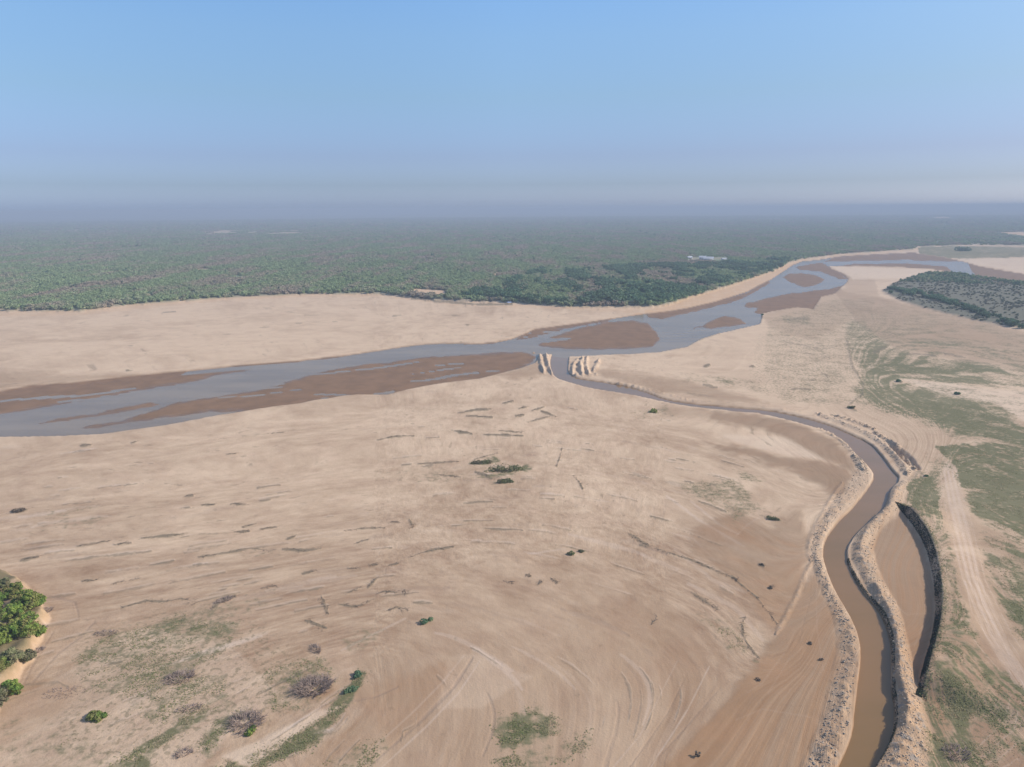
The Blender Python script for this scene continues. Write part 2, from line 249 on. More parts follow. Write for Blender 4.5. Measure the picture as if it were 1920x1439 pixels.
# dark litter / scrub streaks: (polyline, half-width px, strength)
LIT = [([(22, 960), (50, 957)], 4, .8), ([(40, 1051), (72, 1045)], 3, .8), ([(145, 1025), (205, 1015)], 2.2, .6), ([(215, 1022), (245, 1018)], 2, .7), ([(265, 1010), (305, 1006), (345, 1003)], 3.4, .85), ([(345, 1003), (440, 999)], 1.2, .4),
 ([(440, 998), (468, 996)], 2.6, .8), ([(372, 1045), (430, 1036), (470, 1028), (510, 1033)], 2.6, .8), ([(530, 1030), (575, 1032), (602, 1028)], 3.4, .8), ([(540, 1010), (552, 1006)], 2.2, .8), ([(378, 948), (402, 946)], 2, .8), ([(433, 946), (464, 946)], 2, .8),
 ([(346, 931), (362, 929)], 1.8, .7), ([(448, 990), (480, 982)], 1.6, .6), ([(488, 992), (520, 988)], 1.8, .7), ([(155, 1090), (178, 1089)], 2.5, .7), ([(210, 1095), (262, 1085)], 1.6, .6), ([(230, 1140), (275, 1127), (310, 1129), (340, 1123), (370, 1130), (362, 1134)], 2.4, .8),
 ([(398, 1142), (415, 1126), (442, 1118)], 5, .7), ([(568, 1076), (590, 1070)], 2.5, .8), ([(490, 1103), (522, 1098)], 2.2, .7), ([(573, 1164), (590, 1170), (612, 1178)], 3, .8), ([(603, 1118), (614, 1150)], 3, .6), ([(175, 1192), (222, 1185)], 6, .45), ([(50, 1285), (110, 1280), (130, 1290)], 4, .5),
 ([(860, 776), (885, 771), (920, 768)], 2, .8), ([(875, 781), (922, 783)], 2, .8), ([(848, 808), (885, 814)], 2.4, .9), ([(908, 816), (980, 818)], 3, .85), ([(935, 808), (978, 812)], 2, .7), ([(943, 757), (962, 753)], 2, .8), ([(973, 767), (987, 765)], 2.2, .8), ([(998, 771), (1020, 764)], 1.7, .8),
 ([(990, 793), (1030, 782)], 1.8, .7), ([(1015, 772), (1042, 782)], 2, .8), ([(968, 780), (982, 779)], 1.8, .8), ([(708, 826), (740, 819), (776, 818)], 2, .75), ([(785, 871), (830, 868), (860, 866)], 2.2, .7), ([(885, 864), (935, 850)], 1.8, .7), ([(820, 891), (868, 896)], 2.2, .7), ([(892, 886), (910, 892), (922, 899)], 3, .8),
 ([(1042, 880), (1050, 858), (1054, 842)], 1.6, .8), ([(1074, 892), (1086, 904), (1093, 918)], 1.6, .8), ([(640, 996), (680, 991), (722, 990)], 1.6, .6), ([(727, 980), (750, 980)], 2, .7), ([(768, 975), (775, 990)], 2.4, .7), ([(788, 985), (800, 977)], 1.8, .5), ([(664, 1020), (690, 1012)], 1.8, .6),
 ([(765, 1046), (800, 1035), (850, 1026)], 2, .8), ([(728, 1061), (747, 1057)], 2, .8), ([(690, 1060), (708, 1058)], 2, .8), ([(653, 1066), (676, 1065)], 2, .8), ([(690, 1102), (706, 1085)], 2, .7), ([(652, 1112), (672, 1103)], 1.8, .7), ([(705, 1113), (722, 1109), (744, 1111)], 2.2, .85), ([(755, 1107), (762, 1113)], 2, .7),
 ([(636, 1133), (660, 1138), (680, 1135), (697, 1126)], 2.4, .75), ([(725, 1146), (745, 1139), (765, 1144)], 1.8, .7), ([(1178, 1000), (1200, 1014), (1222, 1026)], 3.4, .7), ([(945, 1088), (960, 1094)], 1.8, .8), ([(986, 1078), (996, 1082)], 2, .6), ([(1008, 1098), (1020, 1090)], 1.5, .6), ([(1033, 1085), (1045, 1094)], 1.5, .7),
 ([(1221, 1172), (1234, 1155)], 1.6, .6), ([(1200, 1022), (1240, 1032), (1290, 1048), (1372, 1082), (1420, 1120), (1440, 1148), (1458, 1170)], 1.5, .8), ([(1372, 1080), (1382, 1088)], 3, .8), ([(1386, 1160), (1398, 1158), (1392, 1168), (1393, 1192), (1406, 1215), (1425, 1236)], 2.2, .7), ([(1296, 1110), (1325, 1130), (1345, 1142)], 3, .6),
 ([(1425, 967), (1445, 970), (1465, 978)], 3, .5), ([(1250, 905), (1290, 910)], 3, .3), ([(1330, 912), (1345, 908)], 3, .5), ([(1300, 920), (1320, 935)], 2, .4), ([(1442, 1102), (1448, 1100)], 3, .6), ([(1423, 1058), (1432, 1062)], 2.4, .9), ([(1470, 600), (1520, 598)], 2.5, .5), ([(1320, 688), (1330, 686)], 2.2, .9), ([(1408, 688), (1414, 688)], 2.4, .9),
 ([(1320, 722), (1344, 728)], 2.5, .7), ([(1290, 738), (1345, 745)], 2, .5), ([(1600, 655), (1588, 640), (1600, 690), (1620, 720), (1618, 740), (1585, 765)], 2.6, .6), ([(1485, 729), (1520, 731)], 2.2, .7), ([(1640, 660), (1665, 650)], 4, .6), ([(1700, 664), (1760, 668)], 1.6, .6), ([(1770, 664), (1810, 672)], 1.5, .6), ([(1684, 716), (1692, 717)], 2.2, .95), ([(1790, 738), (1800, 740)], 2.2, .95),
 ([(1590, 760), (1606, 772)], 3, .7), ([(1735, 741), (1760, 745)], 1.6, .5), ([(1220, 595), (1225, 596)], 2, .3), ([(1245, 645), (1255, 643)], 2, .6), ([(1280, 650), (1316, 636), (1350, 626)], 1.6, .6), ([(1785, 1395), (1800, 1410), (1790, 1425), (1815, 1430)], 4, .7), ([(1800, 1385), (1820, 1400)], 2, .8), ([(1715, 900), (1722, 884), (1735, 895)], 2.5, .5),
 ([(1465, 640), (1540, 655), (1570, 650)], 1.6, .5), ([(1500, 660), (1560, 672)], 1.6, .45), ([(1540, 700), (1555, 706), (1545, 712)], 1.8, .6), ([(1510, 715), (1530, 712)], 2, .6), ([(455, 818), (530, 812)], 2, .35), ([(150, 837), (170, 835)], 2.2, .8), ([(247, 832), (256, 829)], 2, .8), ([(500, 814), (536, 811)], 2, .55), ([(425, 852), (442, 851)], 1.6, .6),
 ([(560, 593), (600, 590)], 1.6, .35), ([(240, 650), (250, 649)], 1.8, .6), ([(235, 696), (250, 695)], 1.6, .8), ([(736, 593), (752, 591)], 1.8, .6), ([(835, 593), (865, 591)], 1.6, .6), ([(874, 610), (880, 610)], 2, .7), ([(623, 604), (640, 604)], 1.6, .6), ([(555, 607), (565, 607)], 1.5, .6), ([(495, 578), (510, 579)], 2, .4), ([(745, 556), (820, 566), (895, 571), (960, 572)], 2.2, .8), ([(300, 588), (330, 585)], 1.5, .8)]
# fine lines: tyre tracks and rills (polyline, half width px, signed tone)
TRK = [([(885, 1235), (850, 1290), (790, 1350), (690, 1439)], 3.5, -.6), ([(870, 1230), (830, 1280), (770, 1340), (670, 1430)], 2, .5), ([(900, 1240), (860, 1300), (800, 1362), (710, 1445)], 2.2, .5), ([(640, 1318), (700, 1308), (745, 1288)], 2.2, -.7), ([(178, 1165), (150, 1195), (110, 1225), (60, 1280)], 2.2, -.6), ([(100, 1185), (60, 1250), (40, 1290)], 2, -.5),
 ([(1290, 1260), (1250, 1340), (1180, 1439)], 1.6, -.4), ([(1330, 1250), (1290, 1330), (1220, 1439)], 1.6, .6), ([(1350, 1290), (1280, 1370), (1210, 1445)], 1.4, -.4), ([(1270, 1240), (1200, 1380), (1150, 1439)], 1.4, .4),
 ([(1530, 1100), (1532, 1180), (1545, 1260)], 1.2, .35), ([(1520, 1120), (1500, 1190), (1440, 1240)], 1.2, -.3), ([(1545, 1130), (1520, 1200), (1480, 1235), (1440, 1300)], 1.2, .35), ([(1400, 1300), (1430, 1280), (1470, 1225)], 1.4, .4), ([(1380, 1350), (1430, 1330), (1520, 1345)], 1.5, .35), ([(1420, 1320), (1500, 1325)], 1.3, -.3),
 ([(1660, 1115), (1700, 1150), (1745, 1148)], 1.0, .4), ([(1680, 1040), (1700, 1060), (1730, 1062)], 1.0, -.35), ([(1730, 1170), (1715, 1210)], 1.5, .4), ([(1250, 930), (1310, 975), (1395, 1025)], 3, .6), ([(1295, 940), (1350, 985), (1385, 1002)], 2.5, .5), ([(1260, 1000), (1300, 1010), (1340, 1050)], 2, .35),
 ([(1380, 1005), (1400, 985), (1425, 970)], 1.6, .4), ([(1265, 1030), (1340, 1090), (1400, 1110)], 4, .3), ([(1290, 1095), (1380, 1140), (1430, 1200)], 5, .35), ([(560, 700), (590, 699)], 1.5, -.3), ([(60, 1110), (140, 1130), (148, 1160)], 2, -.5), ([(640, 1220), (700, 1190), (760, 1160)], 2.5, .5), ([(990, 1040), (1060, 1030)], 2, .5),
 ([(1780, 880), (1800, 990), (1822, 1100), (1870, 1210), (1935, 1310)], 18, .5)]
for k in range(9):
    o_ = (k-4)*5.5
    TRK.append(([(1778+o_*.7, 885), (1800+o_, 990), (1824+o_, 1095), (1872+o_*1.2, 1200), (1940+o_*1.4, 1300)], 0.9, -.55 if k % 2 else .45))
for k in range(6): TRK.append(([(1790+k*9, 1130-k*14), (1800+k*10, 1180-k*10), (1835+k*9, 1225-k*8), (1880+k*7, 1270)], 1.0, -.4 if k % 2 else .5))
for k in range(8): TRK.append(([(1745+k*16, 1440+k*2), (1830+k*10, 1405+k*5), (1885+k*8, 1350+k*9), (1895+k*9, 1310+k*6)], 1.2, -.35 if k % 2 else .45))
# flow guides for the streaks left by old floods
GUIDE = [(0, [(-600, 620), (0, 600), (500, 566), (900, 590), (1210, 580)]), (1, [(-600, 730), (0, 690), (500, 660), (900, 630), (1100, 600)]),
 (3, [(-600, 960), (0, 850), (400, 790), (800, 730), (1000, 712), (1200, 765), (1400, 830), (1580, 920)]), (4, [(-600, 1060), (0, 930), (300, 895), (700, 860), (1000, 835), (1200, 860), (1400, 930), (1520, 1010)]),
 (5, [(-500, 1120), (0, 1010), (350, 985), (700, 930), (1000, 905), (1200, 960), (1380, 1040), (1500, 1110)]), (6, [(-400, 1200), (0, 1100), (200, 1085), (500, 1030), (850, 985), (1050, 1010), (1250, 1060), (1400, 1140), (1450, 1210)]),
 (7, [(-400, 1330), (0, 1200), (200, 1165), (500, 1095), (800, 1050), (1000, 1070), (1200, 1130), (1330, 1210), (1370, 1290), (1250, 1439)]),
 (8, [(-300, 1450), (0, 1330), (250, 1230), (550, 1150), (780, 1100), (950, 1140), (1120, 1200), (1230, 1290), (1180, 1439)]), (9, [(0, 1439), (350, 1280), (600, 1185), (780, 1160), (900, 1210), (1020, 1300), (1000, 1439)]),
 (10, [(150, 1500), (450, 1340), (640, 1230), (740, 1215), (800, 1300), (700, 1439)]), (2.4, [(1130, 680), (1250, 710), (1450, 745), (1650, 810)]), (1.6, [(1150, 668), (1300, 660), (1420, 640), (1560, 600)]),
 (2, [(1300, 690), (1450, 700), (1560, 760), (1700, 830)]), (12, [(1560, 570), (1700, 600), (1920, 640), (2400, 760)]), (13, [(1600, 640), (1750, 670), (1920, 695), (2400, 850)]), (14, [(1610, 710), (1750, 740), (1920, 785), (2400, 950)]),
 (15, [(1620, 760), (1750, 800), (1920, 865), (2400, 1080)]), (16, [(1750, 840), (1850, 900), (1950, 960), (2400, 1250)]), (17, [(1760, 930), (1850, 1010), (1950, 1070), (2300, 1300)]), (18, [(1770, 1060), (1850, 1170), (1950, 1260), (2200, 1439)]),
 (19, [(1740, 1240), (1800, 1330), (1900, 1439)])]

# ------------------------------------------------------------ the ground sheet
az = np.radians(np.r_[np.arange(-180, -50, 6.0), np.linspace(-48, -40, 30, endpoint=False), np.linspace(-40, 40, 1240), np.linspace(40, 48, 31)[1:], np.arange(54, 181, 6.0)])
invr = np.r_[1/8., 1/20., 1/40., 1/60., 1/75., 1/88., np.linspace(1/96., 1/40000., 720)]
RR = 1/invr
A2, R2 = np.meshgrid(az, RR)
X = (R2*np.sin(A2)).ravel(); Y = (R2*np.cos(A2)).ravel(); nr, nc = A2.shape
U, V = proj(X, Y)
near = (V < 1700) & (U > -1600) & (U < 3600)
def sub(P, pad):
    P = np.array(P); return np.nonzero(near & (U > P[:, 0].min()-pad) & (U < P[:, 0].max()+pad) & (V > P[:, 1].min()-pad) & (V < P[:, 1].max()+pad))[0]
WN = fbm(X/14, Y/14, 3, 4)-.5              # edge wobble
WF = fbm(X/3, Y/3, 5, 2)-.5
def area(P, f=3.0, wob=3.0, sy=1.0):
    """soft membership 0..1 of a pixel outline"""
    o = np.zeros(len(X), np.float32); i = sub(P, f*2+wob)
    if len(i) == 0: return o
    u, v = U[i], V[i]; sc = np.clip((v-390)/500, .06, 1.2)
    d, _, _ = segd(u, v, P, True); d = np.where(inpoly(u, v, P), d, -d) + wob*sc*2*(WN[i]+.5*WF[i])
    ff = f*sc; o[i] = sst(d, -ff, ff); return o
def stroke(P, hw, wob=1.0, tail=0.8):
    o = np.zeros(len(X), np.float32); i = sub(P, hw*3+6)
    if len(i) == 0: return o
    d, s, _ = segd(U[i], V[i], P); L_ = s.max()+1e-6
    d = d + wob*3*(WF[i]+WN[i])
    wv = hw*(.45+.55*np.sin(np.pi*np.clip(s/L_, .04, .96))**tail)
    o[i] = 1-sst(d, wv*.5, wv*1.35); return o

river = area(RIVER, 2.0, 1.2)
bars = np.zeros(len(X), np.float32)
for P in BARS: bars = np.maximum(bars, area(P, 2.6, 4.0))
canal = area(CANAL, 2.2, 1.0)
wetm = np.zeros(len(X), np.float32); grass = wetm.copy(); pale = wetm.copy(); lit = wetm.copy(); ochre = wetm.copy()
for P, s_ in MOIST: wetm = np.maximum(wetm, s_*area(P, 9, 9))
for P, s_ in GRASS: grass = np.maximum(grass, s_*area(P, (24 if P[0][0] > 1500 else 10) if s_ < .8 else 5, 9))
for P, s_ in PALE: pale = np.maximum(pale, s_*area(P, 4, 5))
for P, hw, s_ in LIT:
    k_ = stroke(P, hw, 1.2); lit = np.maximum(lit, s_*k_)
forest = area(FOREST, 2.0, 3.0)
clear = np.zeros(len(X), np.float32)
for P, s_ in CLEAR:
    a_ = area(P, 3, 6); clear = np.maximum(clear, a_*s_*(1 if s_ > .5 else sst(fbm(X/160, Y/500, 201, 4), .42, .55)))
wood = area(WOOD, 4, 4)
tone = np.zeros(len(X), np.float32)
for P, hw, s_ in TRK: tone += s_*stroke(P, hw, .5, .3)
tone = np.clip(tone, -1, 1)
track = area([(1764, 880), (1790, 878), (1830, 990), (1850, 1090), (1900, 1190), (1990, 1300), (1960, 1340), (1850, 1230), (1795, 1120), (1775, 1000)], 8, 6)
grass *= (1-.9*track)

# streamline coordinates of the flood streaks on a coarse lattice
gu = np.arange(-800, 2700, 25.); gv = np.arange(380, 1720, 14.); GU, GV = np.meshgrid(gu, gv)
num = np.zeros(GU.shape); nus = np.zeros(GU.shape); den = np.zeros(GU.shape)
for val, P in GUIDE:
    d, s, _ = segd(GU, GV, smooth(P, 2), False, 1.6); wt = 1/(d+16)**2.8; num += wt*val; nus += wt*(s+P[0][0]); den += wt
PS = num/den; SS = nus/den
for _ in range(5):
    PP = np.pad(PS, 1, mode='edge'); PS = (PP[:-2, 1:-1]+PP[2:, 1:-1]+PP[1:-1, :-2]+PP[1:-1, 2:]+2*PP[1:-1, 1:-1])/6
fi = np.clip((V-gv[0])/14., 0, len(gv)-1.001); fj = np.clip((U-gu[0])/25., 0, len(gu)-1.001)
i0 = fi.astype(int); j0 = fj.astype(int); fi -= i0; fj -= j0
def bil(G): return (G[i0, j0]*(1-fj)+G[i0, j0+1]*fj)*(1-fi)+(G[i0+1, j0]*(1-fj)+G[i0+1, j0+1]*fj)*fi
psi = bil(PS)+.30*(fbm(X/60, Y/60, 21, 3)-.5)*2*.6; ss = U+V*np.interp(U, [700, 1250], [-.7, .9])
stq = 1-.65*sst(U, 1330, 1420)*(1-sst(V, 740, 800)); st1 = fbm(psi*3.2, ss/260., 31, 3); st2 = fbm(psi*9, ss/110., 41, 3); st3 = fbm(psi*22, ss/60., 51, 2)
streak = np.clip(.5+.28*(1-sst(V, 780, 1150))+.22*(1-sst(V, 620, 860))-.10*sst(V, 1000, 1300)*sst(U, 500, 750)+(1.05-.4*sst(U, 700, 850)*(1-sst(U, 1200, 1350))*sst(V, 1080, 1180))*stq*(.55*(st1-.5)+.3*(st2-.5)+.22*(st3-.5)), 0, 1)
# thin broken drift lines along the streamlines
rid = np.abs(fbm(psi*6+3, ss/150., 61, 3)-.5); brk = fbm(psi*2.2, ss/90., 71, 3)
drift = (1-sst(rid, .004, .022))*sst(brk, .53, .66)*sst(V, 700, 860)*(1-sst(U, 1250, 1420))
gy, gx = np.gradient(PS, 14., 25.)
def wisp(u, v, L_, sgn):
    P = [(u, v)]
    for k in range(max(2, int(L_/9))):
        j = int(np.clip((u-gu[0])/25., 0, len(gu)-1)); i = int(np.clip((v-gv[0])/14., 0, len(gv)-1)); a, c = -gy[i, j], gx[i, j]; n = math.hypot(a, c)+1e-9
        a, c = a/n, c/n
        if a*sgn[0]+c*sgn[1] < 0: a, c = -a, -c
        sgn = (a, c); u += a*9; v += c*9+rnd.uniform(-.8, .8); P.append((u, v))
    return P
for k in range(560):
    u = rnd.uniform(-50, 1520); v = rnd.choice([rnd.uniform(720, 1439), rnd.uniform(820, 1150)])
    if fbm(np.array([u/170.]), np.array([v/90.]), 151, 2)[0] < .47: continue
    if inpoly(np.array([u]), np.array([v]), [(-900, 600)]+R_LO[:-22]+[(1500, 650), (1500, 560), (-900, 560)])[0] or u > 1360: continue
    near_ = .5+1.1*sst(np.array([v]), 700, 1200)[0]; dk_ = rnd.random() < .6
    P = wisp(u, v, rnd.uniform(12, 75 if dk_ else 130)*near_, (1, 0)); q = stroke(P, rnd.uniform(.7, 1.9)*near_, .8)
    if dk_:
        lit = np.maximum(lit, rnd.uniform(.3, .75)*q); tone = np.clip(tone+.4*stroke([(a, c-2.2*near_) for a, c in P], 1.3*near_, .8), -1, 1)  # pale rim above each dark wisp paints a sunlit ridge edge
    else: tone = np.clip(tone+rnd.uniform(-.45, .5)*stroke(P, rnd.uniform(1.5, 4)*near_, .8), -1, 1)
lit *= (1-river)*(1-canal)
grass = np.clip(grass*(.62+.76*st2)+0.0, 0, 1)
gst = sst(U, 1560, 1680)*sst(V, 560, 700); grass = np.clip(grass*(1+.65*gst)-gst*.52*sst(st3*.65+st2*.35, .60, .38)*(grass > .02), 0, 1)
mouthheap = []

bars = bars*(1-.95*sst(fbm(psi*11, U/210., 191, 3), .635, .68)*(1-sst(U, 1000, 1100))); fw = np.clip(1-.8*area([(760, 1090), (980, 1030), (1180, 1080), (1330, 1230), (1330, 1340), (1200, 1500), (600, 1560), (700, 1330), (740, 1200)], 45, 30)-.5*track-.35*sst(U, 1600, 1700)*sst(V, 820, 950)-.65*sst(U, 1330, 1420)*(1-sst(V, 740, 800)), 0, 1)
bars_in = np.zeros(len(X), np.float32)
for P in BARS: bars_in = np.maximum(bars_in, area(P, 16, 7))
shallow = np.clip(1.7-2*bars_in, 0, 1)*bars*river

# heights
Z = .5*(fbm(X/70, Y/70, 81, 3)-.5)+(.2-.14*sst(U, 1450, 1600))*(streak-.5)+.05*(WF)*np.clip(300/R2.ravel(), 0, 1)
Z += .12*np.minimum(tone, 0)*(track < .5)
Z += .25*lit*np.clip(R2.ravel()/400, .3, 1)
calm = 1-np.clip(river+canal, 0, 1); Z *= calm
def ribbon(Lp, Rp, n=90):
    a = resample(Lp, n); b = resample(Rp, n)
    return np.c_[unproj(a[:, 0], a[:, 1])], np.c_[unproj(b[:, 0], b[:, 1])]
def ridge(a, b, hfun, crest=.5, seed=0, rib=.35, per=1.6, pw=.8):
    """raise a spoil ridge between two world-space edge lines; returns affected strength"""
    c = (a+b)/2; hw = np.hypot(*(a-b).T)/2; pad = hw.max()+2
    i = np.nonzero((X > c[:, 0].min()-pad) & (X < c[:, 0].max()+pad) & (Y > c[:, 1].min()-pad) & (Y < c[:, 1].max()+pad))[0]
    d, s, sd_ = segd(X[i], Y[i], c); cum = np.r_[0, np.cumsum(np.hypot(*np.diff(c, axis=0).T))]
    w_ = np.interp(s, cum, hw); t = sd_*d/w_*.5+.5; t = np.clip(t, 0, 1)       # 0 = b side .. 1 = a side
    prof = np.where(t < crest, t/crest, (1-t)/(1-crest)); prof = sst(prof, 0, 1)*.35+.65*prof**pw
    nz = vnoise(s/per, t*2.0, seed); nz2 = vnoise(s/(per*.45), t*5, seed+3); nz3 = vnoise(s/(per*4), t*0, seed+9)
    h = hfun(s/cum[-1])*prof*(1+rib*(2*nz-1)+rib*.6*(2*nz2-1)+.22*(2*nz3-1))
    o = np.zeros(len(X)); o[i] = np.where(d < w_, h, 0); return o
ia, ib = ribbon(ISL_L, ISL_R); la, lb = ribbon(LFT_L, LFT_R)
rI = ridge(ia, ib, lambda s: .8+.4*sst(s, .0, .12)+.7*sst(s, .6, .75), .40, 3, .26, 2.6, .8)
rL = ridge(la, lb, lambda s: .35+.25*sst(s, .1, .4)+.15*sst(s, .7, .9), .62, 5, .6, 2.2, .6)
def line_ridge(P, wm, h, seed, rib=.4, per=1.5, bow=0.0):
    P = smooth(P, 2); c = np.c_[unproj(P[:, 0], P[:, 1])]; t = np.gradient(c, axis=0); n = np.c_[-t[:, 1], t[:, 0]]/np.hypot(t[:, 0], t[:, 1])[:, None]
    tp = np.clip(np.minimum(np.arange(len(c)), len(c)-1-np.arange(len(c)))/3., .35, 1)[:, None]
    return ridge(c+n*wm*tp, c-n*wm*tp, lambda s: h*(.7+.5*vnoise(s*4, s*0, seed)), .5, seed, rib, per), (c+n*wm*tp, c-n*wm*tp)
RID = [([(1580, 905), (1557, 938), (1538, 972), (1522, 1005), (1515, 1032), (1520, 1052)], 1.1, .4), ([(1524, 1052), (1507, 1080), (1497, 1112), (1470, 1162), (1455, 1190)], .9, .3),
 ([(1600, 855), (1612, 868), (1620, 885)], 2.2, .8), ([(1125, 716), (1180, 722), (1230, 734), (1290, 750)], 1.1, .8), ([(1300, 752), (1380, 757), (1450, 765), (1530, 778)], 1.0, .7),
 ([(1530, 776), (1580, 793), (1630, 815), (1662, 838), (1690, 866), (1702, 892)], 2.4, 1.0), ([(1640, 812), (1680, 835), (1705, 862), (1716, 882)], 1.6, 1.2), ([(1560, 779), (1600, 790), (1640, 806)], 1.2, .9),
 ([(1470, 782), (1530, 800), (1570, 820), (1590, 836)], 1.0, .8), ([(1480, 778), (1400, 775), (1300, 766)], .7, .5),
 ([(1012, 664), (1014, 680), (1020, 700)], 1.9, 1.3), ([(1024, 664), (1026, 680), (1036, 704)], 2.0, 1.5), ([(1008, 662), (996, 660)], 1.2, 1.0),
 ([(1084, 673), (1075, 684), (1073, 700)], 2.0, 1.5), ([(1093, 671), (1087, 685), (1092, 704)], 2.3, 1.9), ([(1101, 669), (1098, 686), (1104, 703)], 2.0, 1.4), ([(1124, 674), (1117, 688), (1112, 698)], 2.0, 1.3), ([(1078, 703), (1090, 706), (1120, 702)], 1.5, 1.2)]
rr = np.zeros(len(X)); redge = []
for k, (P, wm, h) in enumerate(RID):
    q, ed = line_ridge(P, wm, h, 20+k); rr = np.maximum(rr, q); redge.append((ed, h))
spoil = np.maximum(np.maximum(rI, rL), rr)
# bank right of the drained pool
pbx = smooth(PBANK, 2); c = np.c_[unproj(pbx[:, 0], pbx[:, 1])]
i = np.nonzero((X > c[:, 0].min()-40) & (X < c[:, 0].max()+60) & (Y > c[:, 1].min()-30) & (Y < c[:, 1].max()+30))[0]
d, s, sd_ = segd(X[i], Y[i], c); right_ = sd_*1.0
tot = np.hypot(*np.diff(c, axis=0).T).sum(); endf = sst(s, 0, tot*.08)*(1-sst(s, tot*.93, tot))
dd = np.where(sd_ > 0, d, -d)        # sign fixed below so that positive is towards the field
xm, ym = at(1900, 1120); q_, _, sg = segd(np.array([xm]), np.array([ym]), c); dd = dd*sg[0]
hb = .8*np.where(dd < 0, 3.0*sst(dd, -1.9+.3*(vnoise(s/1.2, s*0, 9)-.5), .2), 3.0-1.9*sst(dd, 1.5, 14)-1.1*sst(dd, 14, 45))
pb = np.zeros(len(X)); pb[i] = hb*endf*(.95+.1*vnoise(s/2.2, dd/2, 12))
pond = area(POND, 5, 2)
# forest bank, wood bank and the bank at the lower left
fb = area([(u_, v_-1) for u_, v_ in FOREST], 2.0, 2.0)
lbk = area(LBANK, 7, 4)
Z = Z*(1-.7*pond) - .35*pond
Z -= .5*river + .5*river*(1-bars)
Z -= 1.15*np.clip(canal-.0, 0, 1)*(1-river)
Z += spoil*(1-.85*canal)
Z += pb*(1-canal)
Z += 3.2*lbk+1.2*lbk*(fbm(X/4, Y/4, 91, 3)-.5) + 2.2*forest + 1.2*wood
# pits beside the tracks
for P, dep in (([(1668, 838), (1690, 842), (1712, 862), (1724, 880), (1712, 876), (1690, 862)], 2.0), ([(1688, 1340), (1716, 1338), (1722, 1375), (1706, 1400), (1690, 1392)], 0.0)):
    Z -= dep*area(P, 4, 2)

# ochre scars where a bank is freshly cut
edge_f = area([(1180, 592), (1212, 582), (1255, 571), (1300, 555), (1360, 538), (1420, 517), (1452, 506), (1478, 493), (1500, 486), (1520, 485), (1500, 491), (1484, 499), (1462, 514), (1440, 528), (1400, 549), (1344, 567), (1287, 579), (1230, 588)], 2, 2)
edge_l = area([(-300, 625), (0, 582), (150, 583), (240, 572), (330, 565), (420, 559), (560, 552), (720, 551), (720, 556), (560, 558), (420, 565), (330, 573), (240, 582), (150, 592), (0, 594), (-300, 640)], 2, 2)
edge_m = area([(720, 552), (850, 566), (1000, 571), (1150, 577), (1255, 572), (1210, 590), (1100, 582), (960, 577), (850, 573), (740, 560)], 2, 3)
farbank = area([(1500, 486), (1575, 477), (1712, 467), (1725, 465), (1725, 470), (1640, 476), (1575, 481), (1510, 489)], 1.5, 1)
Lfoot = smooth([(30, 1090), (75, 1125), (97, 1160), (74, 1215), (40, 1265), (0, 1318), (-60, 1400)], 2)
cl = np.zeros(len(X), np.float32); i = sub(Lfoot, 60); d, _, _ = segd(U[i], V[i], Lfoot); cl[i] = 1-sst(d+10*WN[i]*2, 6, 16)
ochre = np.maximum.reduce([.9*edge_f, .45*edge_l, .35*edge_m, .5*farbank, .95*cl*lbk**.5, np.clip(spoil/2, 0, .5)*sst(V, 870, 960), clear*.8])
forest_m = forest*(1-np.clip(clear*1.5, 0, 1))
litc = lit*(1-canal)
wet_all = np.clip(np.maximum(wetm*(1-pale*.8), np.maximum(river, sst(canal, .05, .6))), 0, 1)*(1-np.clip(spoil*1.2-.3, 0, 1)*.85)
rim = np.clip(np.maximum(canal, 0)*4, 0, 1)
grass = np.clip(grass*(1-river)*(1-canal)*(1-np.clip(spoil, 0, 1)*.8)*(1-pale*.5), 0, 1)
clod = np.clip(np.clip(spoil, 0, 1), 0, 1)
# scrubby speckle on rough ground
speck = np.maximum.reduce([area([(1735, 1290), (1800, 1230), (1900, 1330), (1860, 1380), (1780, 1439), (1735, 1439)], 15, 15),
    area([(140, 1200), (330, 1150), (480, 1160), (560, 1250), (500, 1360), (300, 1439), (180, 1439), (100, 1380), (150, 1280)], 20, 20)*.7,
    area([(1580, 560), (1700, 600), (1660, 660), (1620, 700), (1480, 760), (1400, 720), (1420, 630), (1540, 570)], 10, 12)*.8])

i_ = np.arange(nr-1)[:, None]*nc+np.arange(nc-1)[None]
quads = np.stack([i_, i_+1, i_+nc+1, i_+nc], -1).reshape(-1, 4)
M_ground = bpy.data.materials.new('river_sand')
g = mesh_np('ground', np.c_[X, Y, Z], quads[:, ::-1], M_ground, smooth_=True)
tag(g, 'pale dry riverbed sand with mud bars, grass patches, spoil banks and forest floor', kind='structure')
for nm, ch in (('cover_a', (wet_all, grass, litc, ochre)), ('cover_b', (streak, forest_m, np.clip(tone*.5+.5, 0, 1), pale)), ('cover_c', (wood, clod, speck, lbk)), ('flow', (psi, ss/100., fw, shallow))):
    at_ = g.data.attributes.new(nm, 'FLOAT_COLOR', 'POINT'); at_.data.foreach_set('color', np.stack(ch, -1).astype(np.float32).ravel())
def ground_z(x, y):
    """height of the sheet at world points"""
    x = np.atleast_1d(np.asarray(x, float)); y = np.atleast_1d(np.asarray(y, float))
    fa = np.interp(np.arctan2(x, y), az, np.arange(nc)); fr = np.interp(1/np.hypot(x, y), invr[::-1], np.arange(nr)[::-1])
    a0 = np.clip(fa.astype(int), 0, nc-2); b0 = np.clip(fr.astype(int), 0, nr-2); ta = fa-a0; tb = fr-b0; ZZ = Z.reshape(nr, nc)
    return (ZZ[b0, a0]*(1-ta)+ZZ[b0, a0+1]*ta)*(1-tb)+(ZZ[b0+1, a0]*(1-ta)+ZZ[b0+1, a0+1]*ta)*tb

